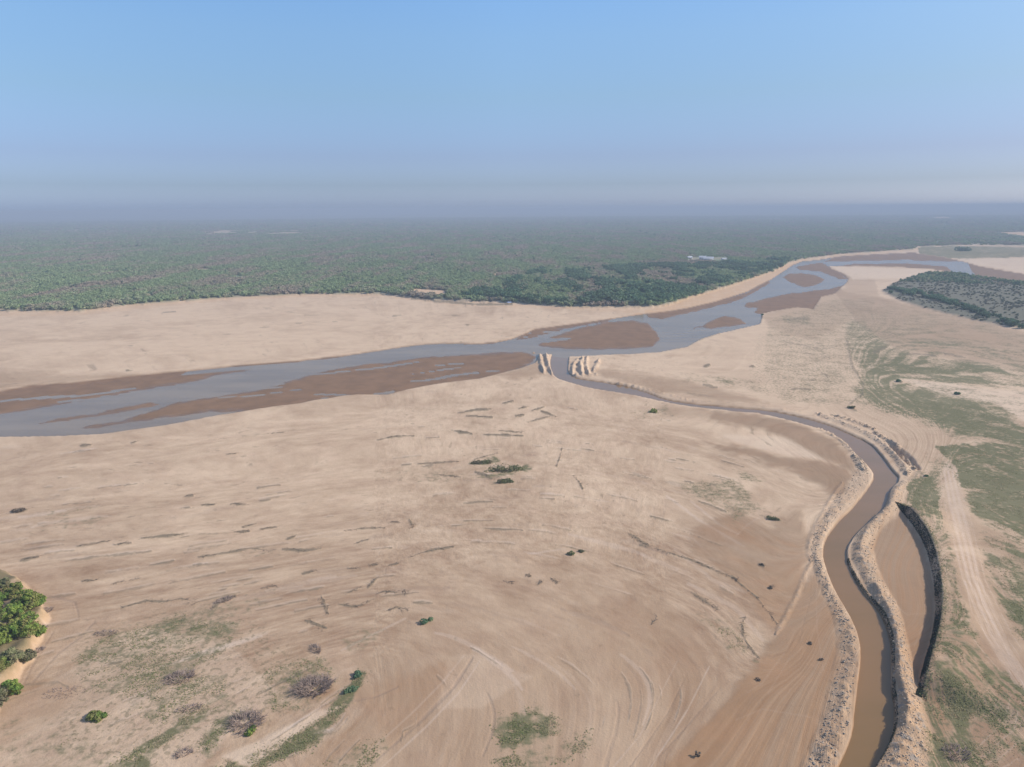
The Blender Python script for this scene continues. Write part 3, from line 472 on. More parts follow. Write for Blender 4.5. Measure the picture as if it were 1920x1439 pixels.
t = nodes(M_ground); b = NB(t)
geo = b.n('ShaderNodeNewGeometry'); pos = geo.outputs['Position']
def attr(nm):
    a = b.n('ShaderNodeAttribute', attribute_name=nm); s_ = b.n('ShaderNodeSeparateColor'); b.l(a.outputs['Color'], s_.inputs[0])
    return s_.outputs[0], s_.outputs[1], s_.outputs[2], a.outputs['Alpha']
a_wet, a_grass, a_lit, a_och = attr('cover_a'); a_str, a_for, a_tone, a_pale = attr('cover_b'); a_wood, a_clod, a_speck, a_lb = attr('cover_c')
nL = b.noise(pos, .012, 5, .6); nM = b.noise(pos, .09, 5, .6); nS = b.noise(pos, .55, 4, .65); nX = b.noise(pos, 2.2, 3, .6)
SAND_A, SAND_B, SAND_P = (.33, .21, .125), (.64, .47, .315), (.68, .52, .37)
sf = b.math('ADD', b.math('MULTIPLY', b.math('SUBTRACT', a_str, .1), 1.05), b.math('MULTIPLY', b.math('SUBTRACT', nL, .5), 1.1), True)
fa = b.n('ShaderNodeAttribute', attribute_name='flow'); a_sh = fa.outputs['Alpha']; fs = b.n('ShaderNodeSeparateColor'); b.l(fa.outputs['Color'], fs.inputs[0])
def fl(ka, kb, det, off=0.0):
    cx = b.n('ShaderNodeCombineXYZ'); b.l(b.math('MULTIPLY', fs.outputs[0], ka), cx.inputs[0]); b.l(b.math('MULTIPLY', fs.outputs[1], kb), cx.inputs[1]); cx.inputs[2].default_value = off; return b.noise(cx.outputs[0], 1.0, det, .62)
f1 = fl(7, 1.1, 6); f2 = fl(16, 3.2, 5, 5.0); f3 = fl(13, 2.4, 4, 9.0)
sf = b.math('ADD', sf, b.math('MULTIPLY', fs.outputs[2], b.math('ADD', b.math('MULTIPLY', b.math('SUBTRACT', f1, .5), 1.15), b.math('MULTIPLY', b.math('SUBTRACT', f2, .5), .7))), True)
c0 = b.mix(sf, SAND_A, SAND_B)
c0 = b.mix(b.math('MULTIPLY', a_pale, .8), c0, SAND_P)
c0 = b.mix(b.step(nM, .35, .75), c0, b.mix(1, c0, (.93, .90, .90), 'MULTIPLY'))
tn = b.math('SUBTRACT', a_tone, .5)
c0 = b.mix(b.math('MULTIPLY', b.math('MAXIMUM', tn, 0), 1.2, True), c0, (.64, .50, .39))
c0 = b.mix(b.math('MULTIPLY', b.math('MAXIMUM', b.math('MULTIPLY', tn, -1), 0), 1.1, True), c0, (.30, .215, .16))
# ochre cut banks
c0 = b.mix(b.math('MULTIPLY', a_och, b.step(nM, .2, .6), True), c0, b.mix(nS, (.54, .31, .16), (.66, .46, .28)))
c0 = b.mix(b.math('MULTIPLY', b.math('MULTIPLY', b.step(f3, .59, .70), b.step(nL, .42, .56)), b.math('MULTIPLY', fs.outputs[2], .5)), c0, (.23, .165, .105))
c0 = b.mix(b.math('MULTIPLY', b.step(nS, .60, .74), .30), c0, (.27, .19, .125))
c0 = b.mix(b.math('MULTIPLY', b.math('MULTIPLY', b.step(b.noise(pos, .33, 5, .7), .60, .68), b.step(nM, .48, .62)), .35), c0, (.20, .155, .095))
# wet sand and mud
MUD = b.mix(b.step(nM, .3, .7), (.275, .145, .062), (.36, .19, .084))
MUD = b.mix(b.step(a_str, .35, .7), MUD, b.mix(1, MUD, (.74, .79, .88), 'MULTIPLY'))
c0 = b.mix(b.math('MULTIPLY', a_wet, 1.08, True), c0, MUD)
c0 = b.mix(b.math('MULTIPLY', a_sh, b.step(f1, .35, .55)), c0, (.15, .098, .062))
# spoil clods
c0 = b.mix(b.math('MULTIPLY', a_clod, b.step(nS, .5, .66)), c0, (.30, .25, .205))
# grass
gm = b.math('ADD', b.math('MULTIPLY', b.math('SUBTRACT', nM, .5), 1.5), b.math('MULTIPLY', b.math('SUBTRACT', nS, .5), 2.2))
gf = b.math('MULTIPLY', b.step(b.math('ADD', a_grass, gm), .16, 1.0), .9)
gf = b.math('MULTIPLY', gf, b.step(a_grass, .04, .16))
GR = b.mix(b.step(nL, .4, .6), (.125, .13, .055), (.165, .16, .078)); GR = b.mix(b.step(a_grass, .3, .85), (.205, .18, .10), GR)
GR = b.mix(b.step(nX, .3, .8), GR, b.mix(1, GR, (.8, .8, .75), 'MULTIPLY'))
c0 = b.mix(gf, c0, GR)
spk = b.math('MULTIPLY', a_speck, b.step(b.noise(pos, .8, 3, .5), .53, .64)); c0 = b.mix(b.math('MULTIPLY', spk, .75), c0, (.17, .14, .075))
# dark flood litter
lf = b.math('MULTIPLY', a_lit, b.step(b.math('ADD', nS, b.math('MULTIPLY', a_lit, .35)), .42, .72), True)
c0 = b.mix(lf, c0, (.19, .15, .095))
# forest floor and far canopy
ff = b.mix(b.step(nL, .4, .62), (.19, .225, .13), (.27, .225, .165)); ff = b.mix(b.step(b.noise(pos, .03, 4, .6), .45, .65), ff, (.15, .19, .11))
farn = b.noise(pos, .0016, 4, .6); ff = b.mix(b.math('MULTIPLY', b.step(farn, .5, .66), .6), ff, (.19, .15, .12))
c0 = b.mix(a_for, c0, ff)
wf = b.mix(nM, (.095, .105, .07), (.15, .14, .10)); c0 = b.mix(b.math('MULTIPLY', a_wood, .95), c0, wf)
c0 = b.mix(b.math('MULTIPLY', a_lb, b.step(nM, .35, .6)), c0, (.20, .155, .08))
bs = b.n('ShaderNodeBsdfPrincipled'); b.l(c0, bs.inputs['Base Color'])
b.val(b.math('SUBTRACT', b.math('SUBTRACT', .95, b.math('MULTIPLY', a_wet, .33)), b.math('MULTIPLY', a_sh, .35)), bs.inputs['Roughness']); b.val(b.math('ADD', .25, b.math('MULTIPLY', a_sh, .3)), bs.inputs['Specular IOR Level'])
bm_ = b.n('ShaderNodeBump'); bm_.inputs['Strength'].default_value = .55; bm_.inputs['Distance'].default_value = .35
hh = b.math('ADD', b.math('ADD', b.math('MULTIPLY', nS, .9), b.math('MULTIPLY', nX, .3)), b.math('ADD', b.math('MULTIPLY', b.math('MULTIPLY', f2, fs.outputs[2]), 1.6), b.math('MULTIPLY', nM, .8))); hh = b.math('MULTIPLY', hh, b.math('ADD', b.math('MULTIPLY', b.math('SUBTRACT', 1, a_wet), .55), b.math('MULTIPLY', a_clod, .9)))
b.l(hh, bm_.inputs['Height']); b.l(bm_.outputs[0], bs.inputs['Normal']); b.out(bs.outputs[0])

# ------------------------------------------------------------ water
def water_mat(name, c1, c2, rough):
    m = bpy.data.materials.new(name); t = nodes(m); b = NB(t); geo = b.n('ShaderNodeNewGeometry'); pos = geo.outputs['Position']
    mp_ = b.n('ShaderNodeMapping'); mp_.inputs['Rotation'].default_value = (0, 0, -.5); mp_.inputs['Scale'].default_value = (.35, 1.3, 1); b.l(pos, mp_.inputs[0]); n1 = b.noise(mp_.outputs[0], .03, 5, .6); bs = b.n('ShaderNodeBsdfPrincipled'); b.l(b.mix(b.step(n1, .35, .65), c1, c2), bs.inputs['Base Color'])
    bs.inputs['Roughness'].default_value = rough; bs.inputs['IOR'].default_value = 1.33
    bu = b.n('ShaderNodeBump'); bu.inputs['Strength'].default_value = .12; bu.inputs['Distance'].default_value = .06
    b.l(b.noise(pos, .9, 3, .6), bu.inputs['Height']); b.l(bu.outputs[0], bs.inputs['Normal']); b.out(bs.outputs[0]); return m
M_river = water_mat('muddy_river_water', (.215, .145, .075), (.28, .195, .105), .17)
M_canal = water_mat('brown_canal_water', (.225, .135, .055), (.26, .15, .065), .1)
def flat(name, P, z, mat, label):
    xs, ys = unproj([p[0] for p in P], [p[1] for p in P]); me = bpy.data.meshes.new(name)
    me.from_pydata([(x, y, z) for x, y in zip(xs, ys)], [], [list(range(len(P)))]); me.update(); me.materials.append(mat)
    if me.polygons[0].normal.z < 0: me.flip_normals()
    o = bpy.data.objects.new(name, me); COL.objects.link(o); tag(o, label, kind='structure'); return o
flat('river', [(u, v-2) for u, v in R_UP]+[(u, v+3) for u, v in R_LO[::-1]], -.60, M_river, 'shallow grey-brown river winding between mud bars')
cl_, cr_ = np.array(resample(C_L, 120)), np.array(resample(C_R, 120)); mid = (cl_+cr_)/2
cl2 = mid+(cl_-mid)*1.25; cr2 = mid+(cr_-mid)*1.25
xa, ya = unproj(cl2[:, 0], cl2[:, 1]); xb, yb = unproj(cr2[:, 0], cr2[:, 1])
n_ = len(xa); vv = np.r_[np.c_[xa, ya, np.full(n_, -.604)], np.c_[xb, yb, np.full(n_, -.604)]]
tag(mesh_np('canal_water', vv, [[k, k+n_, k+n_+1, k+1] for k in range(n_-1)][::-1], M_canal), 'brown water filling the dug side canal', kind='structure')

# ------------------------------------------------------------ foliage building blocks
def leafmat(name, ca, cb, cc, sc=.25, big=.006, rough=.8):
    m = bpy.data.materials.new(name); t = nodes(m); b = NB(t); geo = b.n('ShaderNodeNewGeometry'); pos = geo.outputs['Position']
    oi = b.n('ShaderNodeObjectInfo')
    c_ = b.mix(b.step(b.noise(pos, sc, 3, .6), .35, .65), ca, cb); mp = b.n('ShaderNodeMapping'); mp.inputs['Scale'].default_value = (1.6, .45, 1); b.l(pos, mp.inputs[0]); c_ = b.mix(b.step(b.noise(mp.outputs[0], big*1.6, 6, .7), .46, .60), c_, cc)
    hs = b.n('ShaderNodeHueSaturation'); b.l(c_, hs.inputs['Color']); b.val(b.math('ADD', .86, b.math('MULTIPLY', oi.outputs['Random'], .28)), hs.inputs['Value'])
    bs = b.n('ShaderNodeBsdfPrincipled'); b.l(hs.outputs[0], bs.inputs['Base Color']); bs.inputs['Roughness'].default_value = rough; bs.inputs['Specular IOR Level'].default_value = .2
    tr = b.n('ShaderNodeBsdfTranslucent'); b.l(hs.outputs[0], tr.inputs[0]); ms = b.n('ShaderNodeMixShader'); ms.inputs[0].default_value = .3
    b.l(bs.outputs[0], ms.inputs[1]); b.l(tr.outputs[0], ms.inputs[2]); b.out(ms.outputs[0]); return m
M_scrub = leafmat('grey_green_scrub_leaves', (.29, .38, .185), (.38, .45, .235), (.47, .39, .29))
M_dark = leafmat('dark_tree_leaves', (.11, .21, .12), (.20, .29, .15), (.15, .22, .125))
M_fresh = leafmat('bright_green_leaves', (.14, .24, .05), (.30, .37, .08), (.29, .27, .10), .6, .2)
M_olive = leafmat('olive_shrub_leaves', (.20, .22, .10), (.27, .27, .135), (.25, .215, .13), .8, .1)
M_tuft = leafmat('grass_tufts', (.19, .21, .08), (.27, .26, .12), (.32, .28, .15), .5, .05)
M_grey = leafmat('grey_dry_scrub', (.20, .20, .14), (.25, .235, .175), (.17, .20, .125))
def plain(name, c1, c2, sc=1.5, rough=.9):
    m = bpy.data.materials.new(name); t = nodes(m); b = NB(t); geo = b.n('ShaderNodeNewGeometry')
    bs = b.n('ShaderNodeBsdfPrincipled'); b.l(b.mix(b.step(b.noise(geo.outputs['Position'], sc, 4, .6), .3, .7), c1, c2), bs.inputs['Base Color']); bs.inputs['Roughness'].default_value = rough
    b.out(bs.outputs[0]); return m
M_bark = plain('grey_brown_bark', (.13, .10, .075), (.20, .16, .12)); M_twig = plain('dead_mauve_twigs', (.27, .20, .165), (.40, .31, .26), 1.2); M_drift = plain('dark_driftwood', (.18, .14, .10), (.26, .20, .145))
M_clod = plain('pale_clay_clods', (.34, .26, .185), (.50, .385, .27), .7); M_clodg = plain('grey_clay_clods', (.20, .18, .155), (.40, .31, .23), .5)

def leaves(seed, R, Hh, nclump, nleaf, ls, squash=.75, low=.25, cf=1.0):
    r = np.random.default_rng(seed); V_, F_ = [], []
    a = r.uniform(0, 2*np.pi, nclump); q = np.sqrt(r.uniform(0, 1, nclump))*R*.68; hz = low+(1-low)*r.uniform(0, 1, nclump)*(1-.55*(q/R)**2)
    cen = np.c_[q*np.cos(a), q*np.sin(a), hz*Hh*.82]; cr = R*r.uniform(.22, .48, nclump)*cf
    k = r.integers(0, nclump, nclump*nleaf); d = r.normal(size=(len(k), 3)); d[:, 2] = np.abs(d[:, 2])*1.1-.35; d /= np.linalg.norm(d, axis=1)[:, None]
    p = cen[k]+d*(cr[k]*r.uniform(.72, 1.05, len(k)))[:, None]*np.array([1, 1, squash]); p[:, 2] = np.maximum(p[:, 2], .1)
    nrm = d+.55*r.normal(size=d.shape); nrm /= np.linalg.norm(nrm, axis=1)[:, None]
    t1 = np.cross(nrm, r.normal(size=d.shape)); t1 /= np.linalg.norm(t1, axis=1)[:, None]; t2 = np.cross(nrm, t1)
    s_ = ls*r.uniform(.6, 1.3, len(k))[:, None]; s2 = s_*r.uniform(.5, .9, len(k))[:, None]
    V_ = np.stack([p-t1*s_-t2*s2*.3, p-t2*s2, p+t1*s_+t2*s2*.2, p+t2*s2+nrm*s_*.15], 1).reshape(-1, 3)
    return V_, np.arange(len(V_)).reshape(-1, 4), cen
def sticks(segs, sides=4):
    """segs: (p0, p1, r0, r1)"""
    V_, F_ = [], []
    for p0, p1, ra, rb in segs:
        p0 = np.array(p0, float); p1 = np.array(p1, float); d = p1-p0; d = d/(np.linalg.norm(d)+1e-9); a = np.cross(d, [0, 0, 1.] if abs(d[2]) < .9 else [1., 0, 0]); a /= np.linalg.norm(a); c = np.cross(d, a); n0 = len(V_)
        for k in range(sides):
            th = 2*math.pi*k/sides; o_ = a*math.cos(th)+c*math.sin(th); V_.append(p0+o_*ra); V_.append(p1+o_*rb)
        for k in range(sides):
            k2 = (k+1) % sides; F_.append((n0+2*k, n0+2*k2, n0+2*k2+1, n0+2*k+1))
    return np.array(V_), np.array(F_)
def trunk_segs(cen, h0, r0_, rr_):
    top = np.array([0, 0, h0]); S = [((0, 0, -.4), tuple(top*.55), r0_, r0_*.8), (tuple(top*.55), tuple(top), r0_*.8, r0_*.55)]
    for c_ in cen[:7]:
        m_ = top*.6+c_*.4+np.array([0, 0, -.1*h0]); S += [(tuple(top*.7), tuple(m_), r0_*.45, r0_*.3), (tuple(m_), tuple(c_), r0_*.3, r0_*.12)]
    return S
def tree(name, loc, seed, R, Hh, mat, nclump=10, nleaf=34, ls=.55, low=.3, rz=0, cname='crown'):
    e_ = empty(name, loc, rz); V_, F_, cen = leaves(seed, R, Hh, nclump, nleaf, ls, low=low, cf=.62 if nclump > 25 else 1.0)
    c_ = mesh_np(cname, V_, F_, mat, e_); vs_, fs_ = sticks(trunk_segs(cen, Hh*.5, .05*R+.03, 0)); t_ = mesh_np('trunk', vs_, fs_, M_bark, e_); return e_, c_, t_

# ------------------------------------------------------------ the forest: single trees first, the mass as one object
fp = []
def sample(n, ra, rb, keep):
    r = np.sqrt(rng.uniform(ra*ra, rb*rb, n)); a = rng.uniform(math.radians(-46), math.radians(46), n); x = r*np.sin(a); y = r*np.cos(a); u, v = proj(x, y); m = keep(u, v, x, y)
    return x[m], y[m], u[m], v[m]
CLR = [P for P, s_ in CLEAR if s_ > .5 ]
CLB = [P for P, s_ in CLEAR if P[0][0] in (0, 310)]
def infor(u, v, x, y):
    m = inpoly(u, v, FOREST); br = fbm(x/160, y/500, 201, 4) > .5
    for P in CLB: m &= ~(inpoly(u, v, P) & br)
    for P in CLR: m &= ~inpoly(u, v, P)
    m &= ~inpoly(u, v, [(1287, 492), (1292, 484), (1366, 485), (1366, 494), (1300, 493)])
    m &= (x*x > -1); return m
DARKP = [(860, 560), (985, 522), (1010, 506), (1100, 508), (1200, 500), (1330, 498), (1480, 488), (1470, 500), (1420, 519), (1300, 556), (1240, 573), (1000, 571)]
def dens(u, v, x, y): return fbm(x/60, y/60, 121, 3)
pts = []
for n, ra, rb, s0 in ((70000, 700, 1300, .95), (110000, 1300, 2200, 1.0), (120000, 2200, 4200, 1.35), (60000, 4200, 8000, 2.4)):
    x, y, u, v = sample(n, ra, rb, infor); k = dens(u, v, x, y) + .25*rng.uniform(-1, 1, len(x)) > .30; x, y, u, v = x[k], y[k], u[k], v[k]
    dk = inpoly(u, v, DARKP) & (fbm(x/24, y/85, 131, 3)+.10*rng.uniform(-1, 1, len(x)) > .52)
    edge = 0
    sc = s0*rng.uniform(.5, 1.1, len(x))*np.where(dk, 1.35, 1.0); var = np.where(dk, 3+rng.integers(0, 2, len(x)), rng.integers(0, 3, len(x))); sc = sc*(1+.5*(fbm(x/110, y/260, 161, 3)-.4))
    var = np.where((~dk) & (rng.uniform(0, 1, len(x)) < .012), 3, var)
    pts.append(np.c_[x, y, u, v, sc, var])
# front row right on the edge of the sand
ed = resample([p for p in FOREST if -100 <= p[0] <= 1480], 230)
x, y = unproj(ed[:, 0], ed[:, 1]-1.5); dk = (ed[:, 0] > 900) & (ed[:, 0] < 1300)
pts.append(np.c_[x+rng.normal(0, 2, len(x)), y+rng.uniform(0, 14, len(x)), ed[:, 0], ed[:, 1], rng.uniform(.6, 1.25, len(x))*np.where(dk, 1.3, 1), np.where(dk, 3+rng.integers(0, 2, len(x)), rng.integers(0, 3, len(x)))])
pts = np.concatenate(pts)
# the wooded bank on the right
x, y, u, v = sample(120000, 640, 1500, lambda u, v, x, y: inpoly(u, v, WOOD))
STR = smooth([(1668, 548), (1700, 550), (1740, 557), (1790, 573), (1830, 586), (1862, 600), (1925, 622)], 2); dS, _, _ = segd(u, v, STR)
top_ = v < 530+(u-1700)*.035; k = (dS < 3.0) | (top_ & (rng.uniform(0, 1, len(u)) < .75)) | (rng.uniform(0, 1, len(u)) < .35)
x, y, u, v, dS, top_ = x[k], y[k], u[k], v[k], dS[k], top_[k]
wp = np.c_[x, y, u, v, np.where(dS < 4.5, rng.uniform(.5, .85, len(x)), rng.uniform(.3, .7, len(x))), np.where(dS < 4.5, 4, np.where(top_, rng.integers(2, 4, len(x)), 5))]
th = fbm(x/35, y/35, 141, 3)+.2*rng.uniform(-1, 1, len(x)); wp = wp[(th > .33) & ((dS > 3) | (fbm(x/18, y/30, 181, 3) > .44))]
print('forest points', len(pts), 'wood', len(wp))

PROTO = []
for k, (R_, H_, m_, nc_, nl_, ls_) in enumerate(((3.4, 4.6, M_scrub, 8, 26, .75), (3.0, 5.4, M_scrub, 8, 26, .7), (3.8, 4.2, M_scrub, 9, 24, .8), (3.6, 6.2, M_dark, 10, 28, .75), (4.2, 5.8, M_dark, 11, 28, .8), (2.6, 3.0, M_grey, 7, 22, .6))):
    PROTO.append((R_, H_, m_, nc_, nl_, ls_))
allp = np.concatenate([np.c_[pts, np.zeros(len(pts))], np.c_[wp, np.ones(len(wp))]])
size = allp[:, 4]*np.array([3.4, 3.0, 3.8, 3.6, 4.2, 2.6])[allp[:, 5].astype(int)]/np.hypot(allp[:, 0], allp[:, 1])
vis = (allp[:, 2] > 3) & (allp[:, 2] < 1917)
order = np.argsort(-np.where(vis, size, 0)); NT = 290
for q in range(6):                                  # a few of every kind are single trees
    k_ = order[np.isin(order, np.nonzero(allp[:, 5] == q)[0])][:12]; order = np.r_[k_, order[~np.isin(order, k_)]]
sel = order[:NT]; sel = sel[np.argsort(allp[sel, 2])]
zz = ground_z(allp[:, 0], allp[:, 1])
first = {}
def ordn(n): return str(n)+('th' if 10 <= n % 100 <= 20 else {1: 'st', 2: 'nd', 3: 'rd'}.get(n % 10, 'th'))
LOOK = ['grey-green rounded scrub tree', 'taller grey-green scrub tree', 'broad flat grey-green scrub tree', 'tall dark green tree', 'broad dark green tree', 'low grey leafless scrub tree']
cnt = {}
for q in sel:
    x, y, u, v, sc, var, isw = allp[q]; var = int(var); R_, H_, m_, nc_, nl_, ls_ = PROTO[var]
    loc = (x, y, zz[q]-.2); rz = rnd.uniform(0, 6.28)
    if var not in first:
        e_, c_, t_ = tree('tree', loc, 100+var, R_, H_, m_, nc_, nl_, ls_, low=.18, rz=rz); first[var] = (e_, c_, t_)
    else:
        e_ = first[var][0].copy(); COL.objects.link(e_); e_.location = loc; e_.rotation_euler[2] = rz
        for ch in first[var][1:]:
            n = ch.copy(); COL.objects.link(n); n.parent = e_
    e_.scale = (sc, sc, sc*rnd.uniform(.85, 1.15))
    if isw: zone, grp = 'on the right wooded bank', 'trees on the wooded bank'
    elif u < 740: zone, grp = 'along the sandy forest edge', 'trees along the forest edge'
    elif u < 1250: zone, grp = 'in the dark far-bank grove', 'trees of the dark grove'
    else: zone, grp = 'above the orange cut riverbank', 'trees above the orange bank'
    key = (zone, var); cnt[key] = cnt.get(key, 0)+1
    tag(e_, f'{LOOK[var]} {zone}, {ordn(cnt[key])} such from the left', 'tree', grp)
rest = np.ones(len(allp), bool); rest[sel] = False
def mass(name, P, ZP, label):
    n = len(P); me = bpy.data.meshes.new(name); me.vertices.add(n); me.vertices.foreach_set('co', np.c_[P[:, 0], P[:, 1], ZP-.2].astype(np.float32).ravel())
    for nm, d_ in (('siz', P[:, 4]), ('rot', rng.uniform(0, 6.28, n))):
        a = me.attributes.new(nm, 'FLOAT', 'POINT'); a.data.foreach_set('value', d_.astype(np.float32))
    a = me.attributes.new('var', 'INT', 'POINT'); a.data.foreach_set('value', P[:, 5].astype(np.int32))
    o = bpy.data.objects.new(name, me); COL.objects.link(o); tag(o, label, 'forest', kind='stuff')
    ng = bpy.data.node_groups.new(name+'_spread', 'GeometryNodeTree'); ng.interface.new_socket('Geometry', in_out='INPUT', socket_type='NodeSocketGeometry'); ng.interface.new_socket('Geometry', in_out='OUTPUT', socket_type='NodeSocketGeometry')
    gi = ng.nodes.new('NodeGroupInput'); go = ng.nodes.new('NodeGroupOutput'); jn = ng.nodes.new('GeometryNodeJoinGeometry')
    def na(nm, ty):
        a = ng.nodes.new('GeometryNodeInputNamedAttribute'); a.data_type = ty; a.inputs[0].default_value = nm; return [s_ for s_ in a.outputs if s_.enabled and s_.name == 'Attribute'][0]
    va = na('var', 'INT'); si = na('siz', 'FLOAT'); ro = na('rot', 'FLOAT'); cx = ng.nodes.new('ShaderNodeCombineXYZ'); ng.links.new(ro, cx.inputs[2])
    for k in sorted(set(P[:, 5].astype(int))):
        if k not in first: continue
        cmp_ = ng.nodes.new('FunctionNodeCompare'); cmp_.data_type = 'INT'; cmp_.operation = 'EQUAL'
        ins = [s_ for s_ in cmp_.inputs if s_.enabled]; ng.links.new(va, ins[0]); ins[1].default_value = k
        oi = ng.nodes.new('GeometryNodeObjectInfo'); oi.inputs[0].default_value = first[k][1]; oi.inputs['As Instance'].default_value = True; oi.transform_space = 'ORIGINAL'
        ip = ng.nodes.new('GeometryNodeInstanceOnPoints'); ng.links.new(gi.outputs[0], ip.inputs['Points']); ng.links.new(cmp_.outputs[0], ip.inputs['Selection'])
        ng.links.new(oi.outputs['Geometry'], ip.inputs['Instance']); ng.links.new(cx.outputs[0], ip.inputs['Rotation']); ng.links.new(si, ip.inputs['Scale']); ng.links.new(ip.outputs[0], jn.inputs[0])
    ng.links.new(jn.outputs[0], go.inputs[0]); md = o.modifiers.new('spread', 'NODES'); md.node_group = ng; return o
isw = allp[:, 6] > .5
mass('forest', allp[rest & ~isw], zz[rest & ~isw], 'low green forest covering the plain to the hazy horizon')
mass('scrub_wood', allp[rest & isw], zz[rest & isw], 'grey and dark green scrub covering the bank at the right')

# ------------------------------------------------------------ trees on the bank at the lower left
for k, (u, v, R_, H_, m_, lab) in enumerate(((-22, 1168, 4.2, 5.6, M_fresh, 'bright green leafy tree at the left edge, highest on the near bank'), (38, 1160, 4.0, 5.0, M_fresh, 'bright green bushy tree on the near bank at its right-hand tip'),
    (36, 1206, 4.2, 5.4, M_fresh, 'broad bright green tree with a shaded hollow, above the orange bank'), (-6, 1222, 3.8, 4.6, M_fresh, 'yellow-green tree in the middle of the near bank'), (8, 1300, 2.6, 3.2, M_fresh, 'small dark green bush low on the near bank edge'),
    (-24, 1330, 3.0, 3.2, M_olive, 'olive bush at the left edge beneath the small dark bush'), (-4, 1120, 2.0, 2.6, M_olive, 'brownish olive bush at the top of the near bank'), (-70, 1230, 4.5, 6, M_fresh, 'tall green tree standing left of the frame edge'), (60, 1150, 2.4, 3.0, M_fresh, 'small bright tree at the right tip of the near bank'), (14, 1136, 3.0, 3.6, M_fresh, 'leafy green tree behind the others at the top of the near bank'),
    (14, 1186, 3.2, 4.6, M_fresh, 'green tree between the two broadest ones on the near bank'), (40, 1240, 2.0, 2.0, M_olive, 'olive scrub just above the orange cut bank'), (12, 1258, 3.0, 2.6, M_olive, 'wide brownish scrub between the green trees of the near bank'),
    (-20, 1280, 3.4, 3.6, M_fresh, 'green bush cut by the left edge below the brownish scrub'), (60, 1196, 2.0, 2.4, M_fresh, 'low green bush hanging over the orange bank'), (-30, 1140, 3.6, 4.8, M_fresh, 'leafy tree cut by the left edge behind the near bank'))):
    x, y = at(u+14, v+2); z = float(ground_z(x, y)[0]); e_, c_, t_ = tree('bank_tree', (x, y, z-.1), 300+k, R_, H_, m_, 42, 110, .24, low=.1); tag(e_, lab, 'tree', 'trees on the near bank')

# ------------------------------------------------------------ dead brush, shrubs and driftwood on the sand
def brush(name, u, v, R_, Hh, n, label, ang=0, asp=1.0, cat='brush'):
    x, y = at(u, v); z = float(ground_z(x, y)[0]); e_ = empty(name, (x, y, z), ang); S = []; r = random.Random(u*7+v)
    for k in range(n):
        a = r.uniform(0, 6.283); q = R_*math.sqrt(r.random())*.75; bx, by = q*math.cos(a), q*math.sin(a)*asp; l = r.uniform(.35, .8)*Hh*1.2; el = r.uniform(.15, 1.2); a2 = a+r.uniform(-1.1, 1.1)
        p1 = (bx+math.cos(a2)*math.cos(el)*l, by+math.sin(a2)*math.cos(el)*l*asp, .05+math.sin(el)*l*(1-.4*q/R_)); S.append(((bx, by, -.05), p1, .06, .025))
        for j in range(2):
            a3 = a2+r.uniform(-1, 1); f = r.uniform(.4, .9); p0 = (bx+(p1[0]-bx)*f, by+(p1[1]-by)*f, p1[2]*f); S.append((p0, (p0[0]+math.cos(a3)*l*.45, p0[1]+math.sin(a3)*l*.45*asp, p0[2]+r.uniform(-.1, .45)*l), .035, .015))
    V_, F_ = sticks(S, 3); c_ = mesh_np('branches', V_, F_, M_twig, e_)
    tag(e_, label, cat, 'dead brush on the sand'); return e_
brush('dead_bush', 588, 1290, 4.8, 2.2, 420, 'largest mauve-brown dead bush on the sand', .4, .8)
brush('dead_bush', 462, 1357, 3.6, 1.9, 260, 'round mauve dead bush beside a green tuft, below the largest one', .2)
brush('dead_bush', 338, 1272, 3.8, 1.4, 220, 'flattened grey dead bush in the olive patch at lower left', .3, .7)
brush('dead_bush', 592, 1218, 2.4, 1.0, 110, 'small brown crescent of dead brush above the largest dead bush', 2.2, .6)
brush('dead_bush', 355, 1330, 3.2, .7, 130, 'low reddish brush mat at the head of a green strip', .3, .5)
brush('dead_bush', 345, 1414, 1.8, .9, 80, 'small dark dead bush near the bottom edge right of the green strip', .5, .7)
brush('dead_bush', 120, 1300, 6.0, .5, 150, 'wide low mauve brush mat beside the round green bush', .1, .5)
brush('dead_bush', 200, 1188, 3.6, .7, 100, 'sparse dry bush right of the curving track at left', 0, .5)
brush('dead_bush', 420, 1126, 2.6, 1.0, 110, 'feathery grey-green dry bush on the sand in the left middle', .6, .6)
brush('dead_bush', 70, 1222, 1.8, .9, 80, 'dry twig heap on the orange cut below the low green bush', .8, .7)
brush('dead_bush', 86, 1150, 1.9, 1.1, 90, 'dry brown brush at the outermost tip of the near bank', .3, .8)
brush('dead_bush', 75, 1190, 2.2, 1.0, 80, 'dry brush tangle at the foot of the orange bank', 0, .7)
brush('dead_bush', 1792, 1412, 3.0, 1.2, 120, 'dark tangle of roots at the bottom right', .3, .8)

def shrub(name, u, v, R_, Hh, m_, label, asp=1.0, ang=0.0, n=(7, 60), ls=.2, group='shrubs scattered on the sand'):
    Hh *= (.75 if u > 1500 or v > 1100 else .5); R_ *= .85; x, y = at(u, v); z = float(ground_z(x, y)[0]); e_, c_, t_ = tree(name, (x, y, z-.05), int(u*3+v), R_, Hh, m_, n[0], n[1], ls, low=.05, rz=ang, cname='foliage'); t_.name = 'stem'
    e_.scale = (1, asp, 1); tag(e_, label, 'shrub', group); return e_
shrub('bush', 185, 1344, 2.5, 1.3, M_fresh, 'round bright green bush alone at lower left', .95, 0, (14, 130), .2)
shrub('bush', 470, 1374, 1.6, .9, M_fresh, 'small green tuft under the round mauve dead bush', 1, 0, (8, 70))
shrub('bush', 670, 1268, 1.4, 1.1, M_dark, 'small dark green bush at the top end of the long green strip', 1, 0, (8, 70))
shrub('bush', 658, 1296, 2.3, .8, M_dark, 'narrow green bush below the small dark one on the long strip', .5, 1.0, (8, 70))
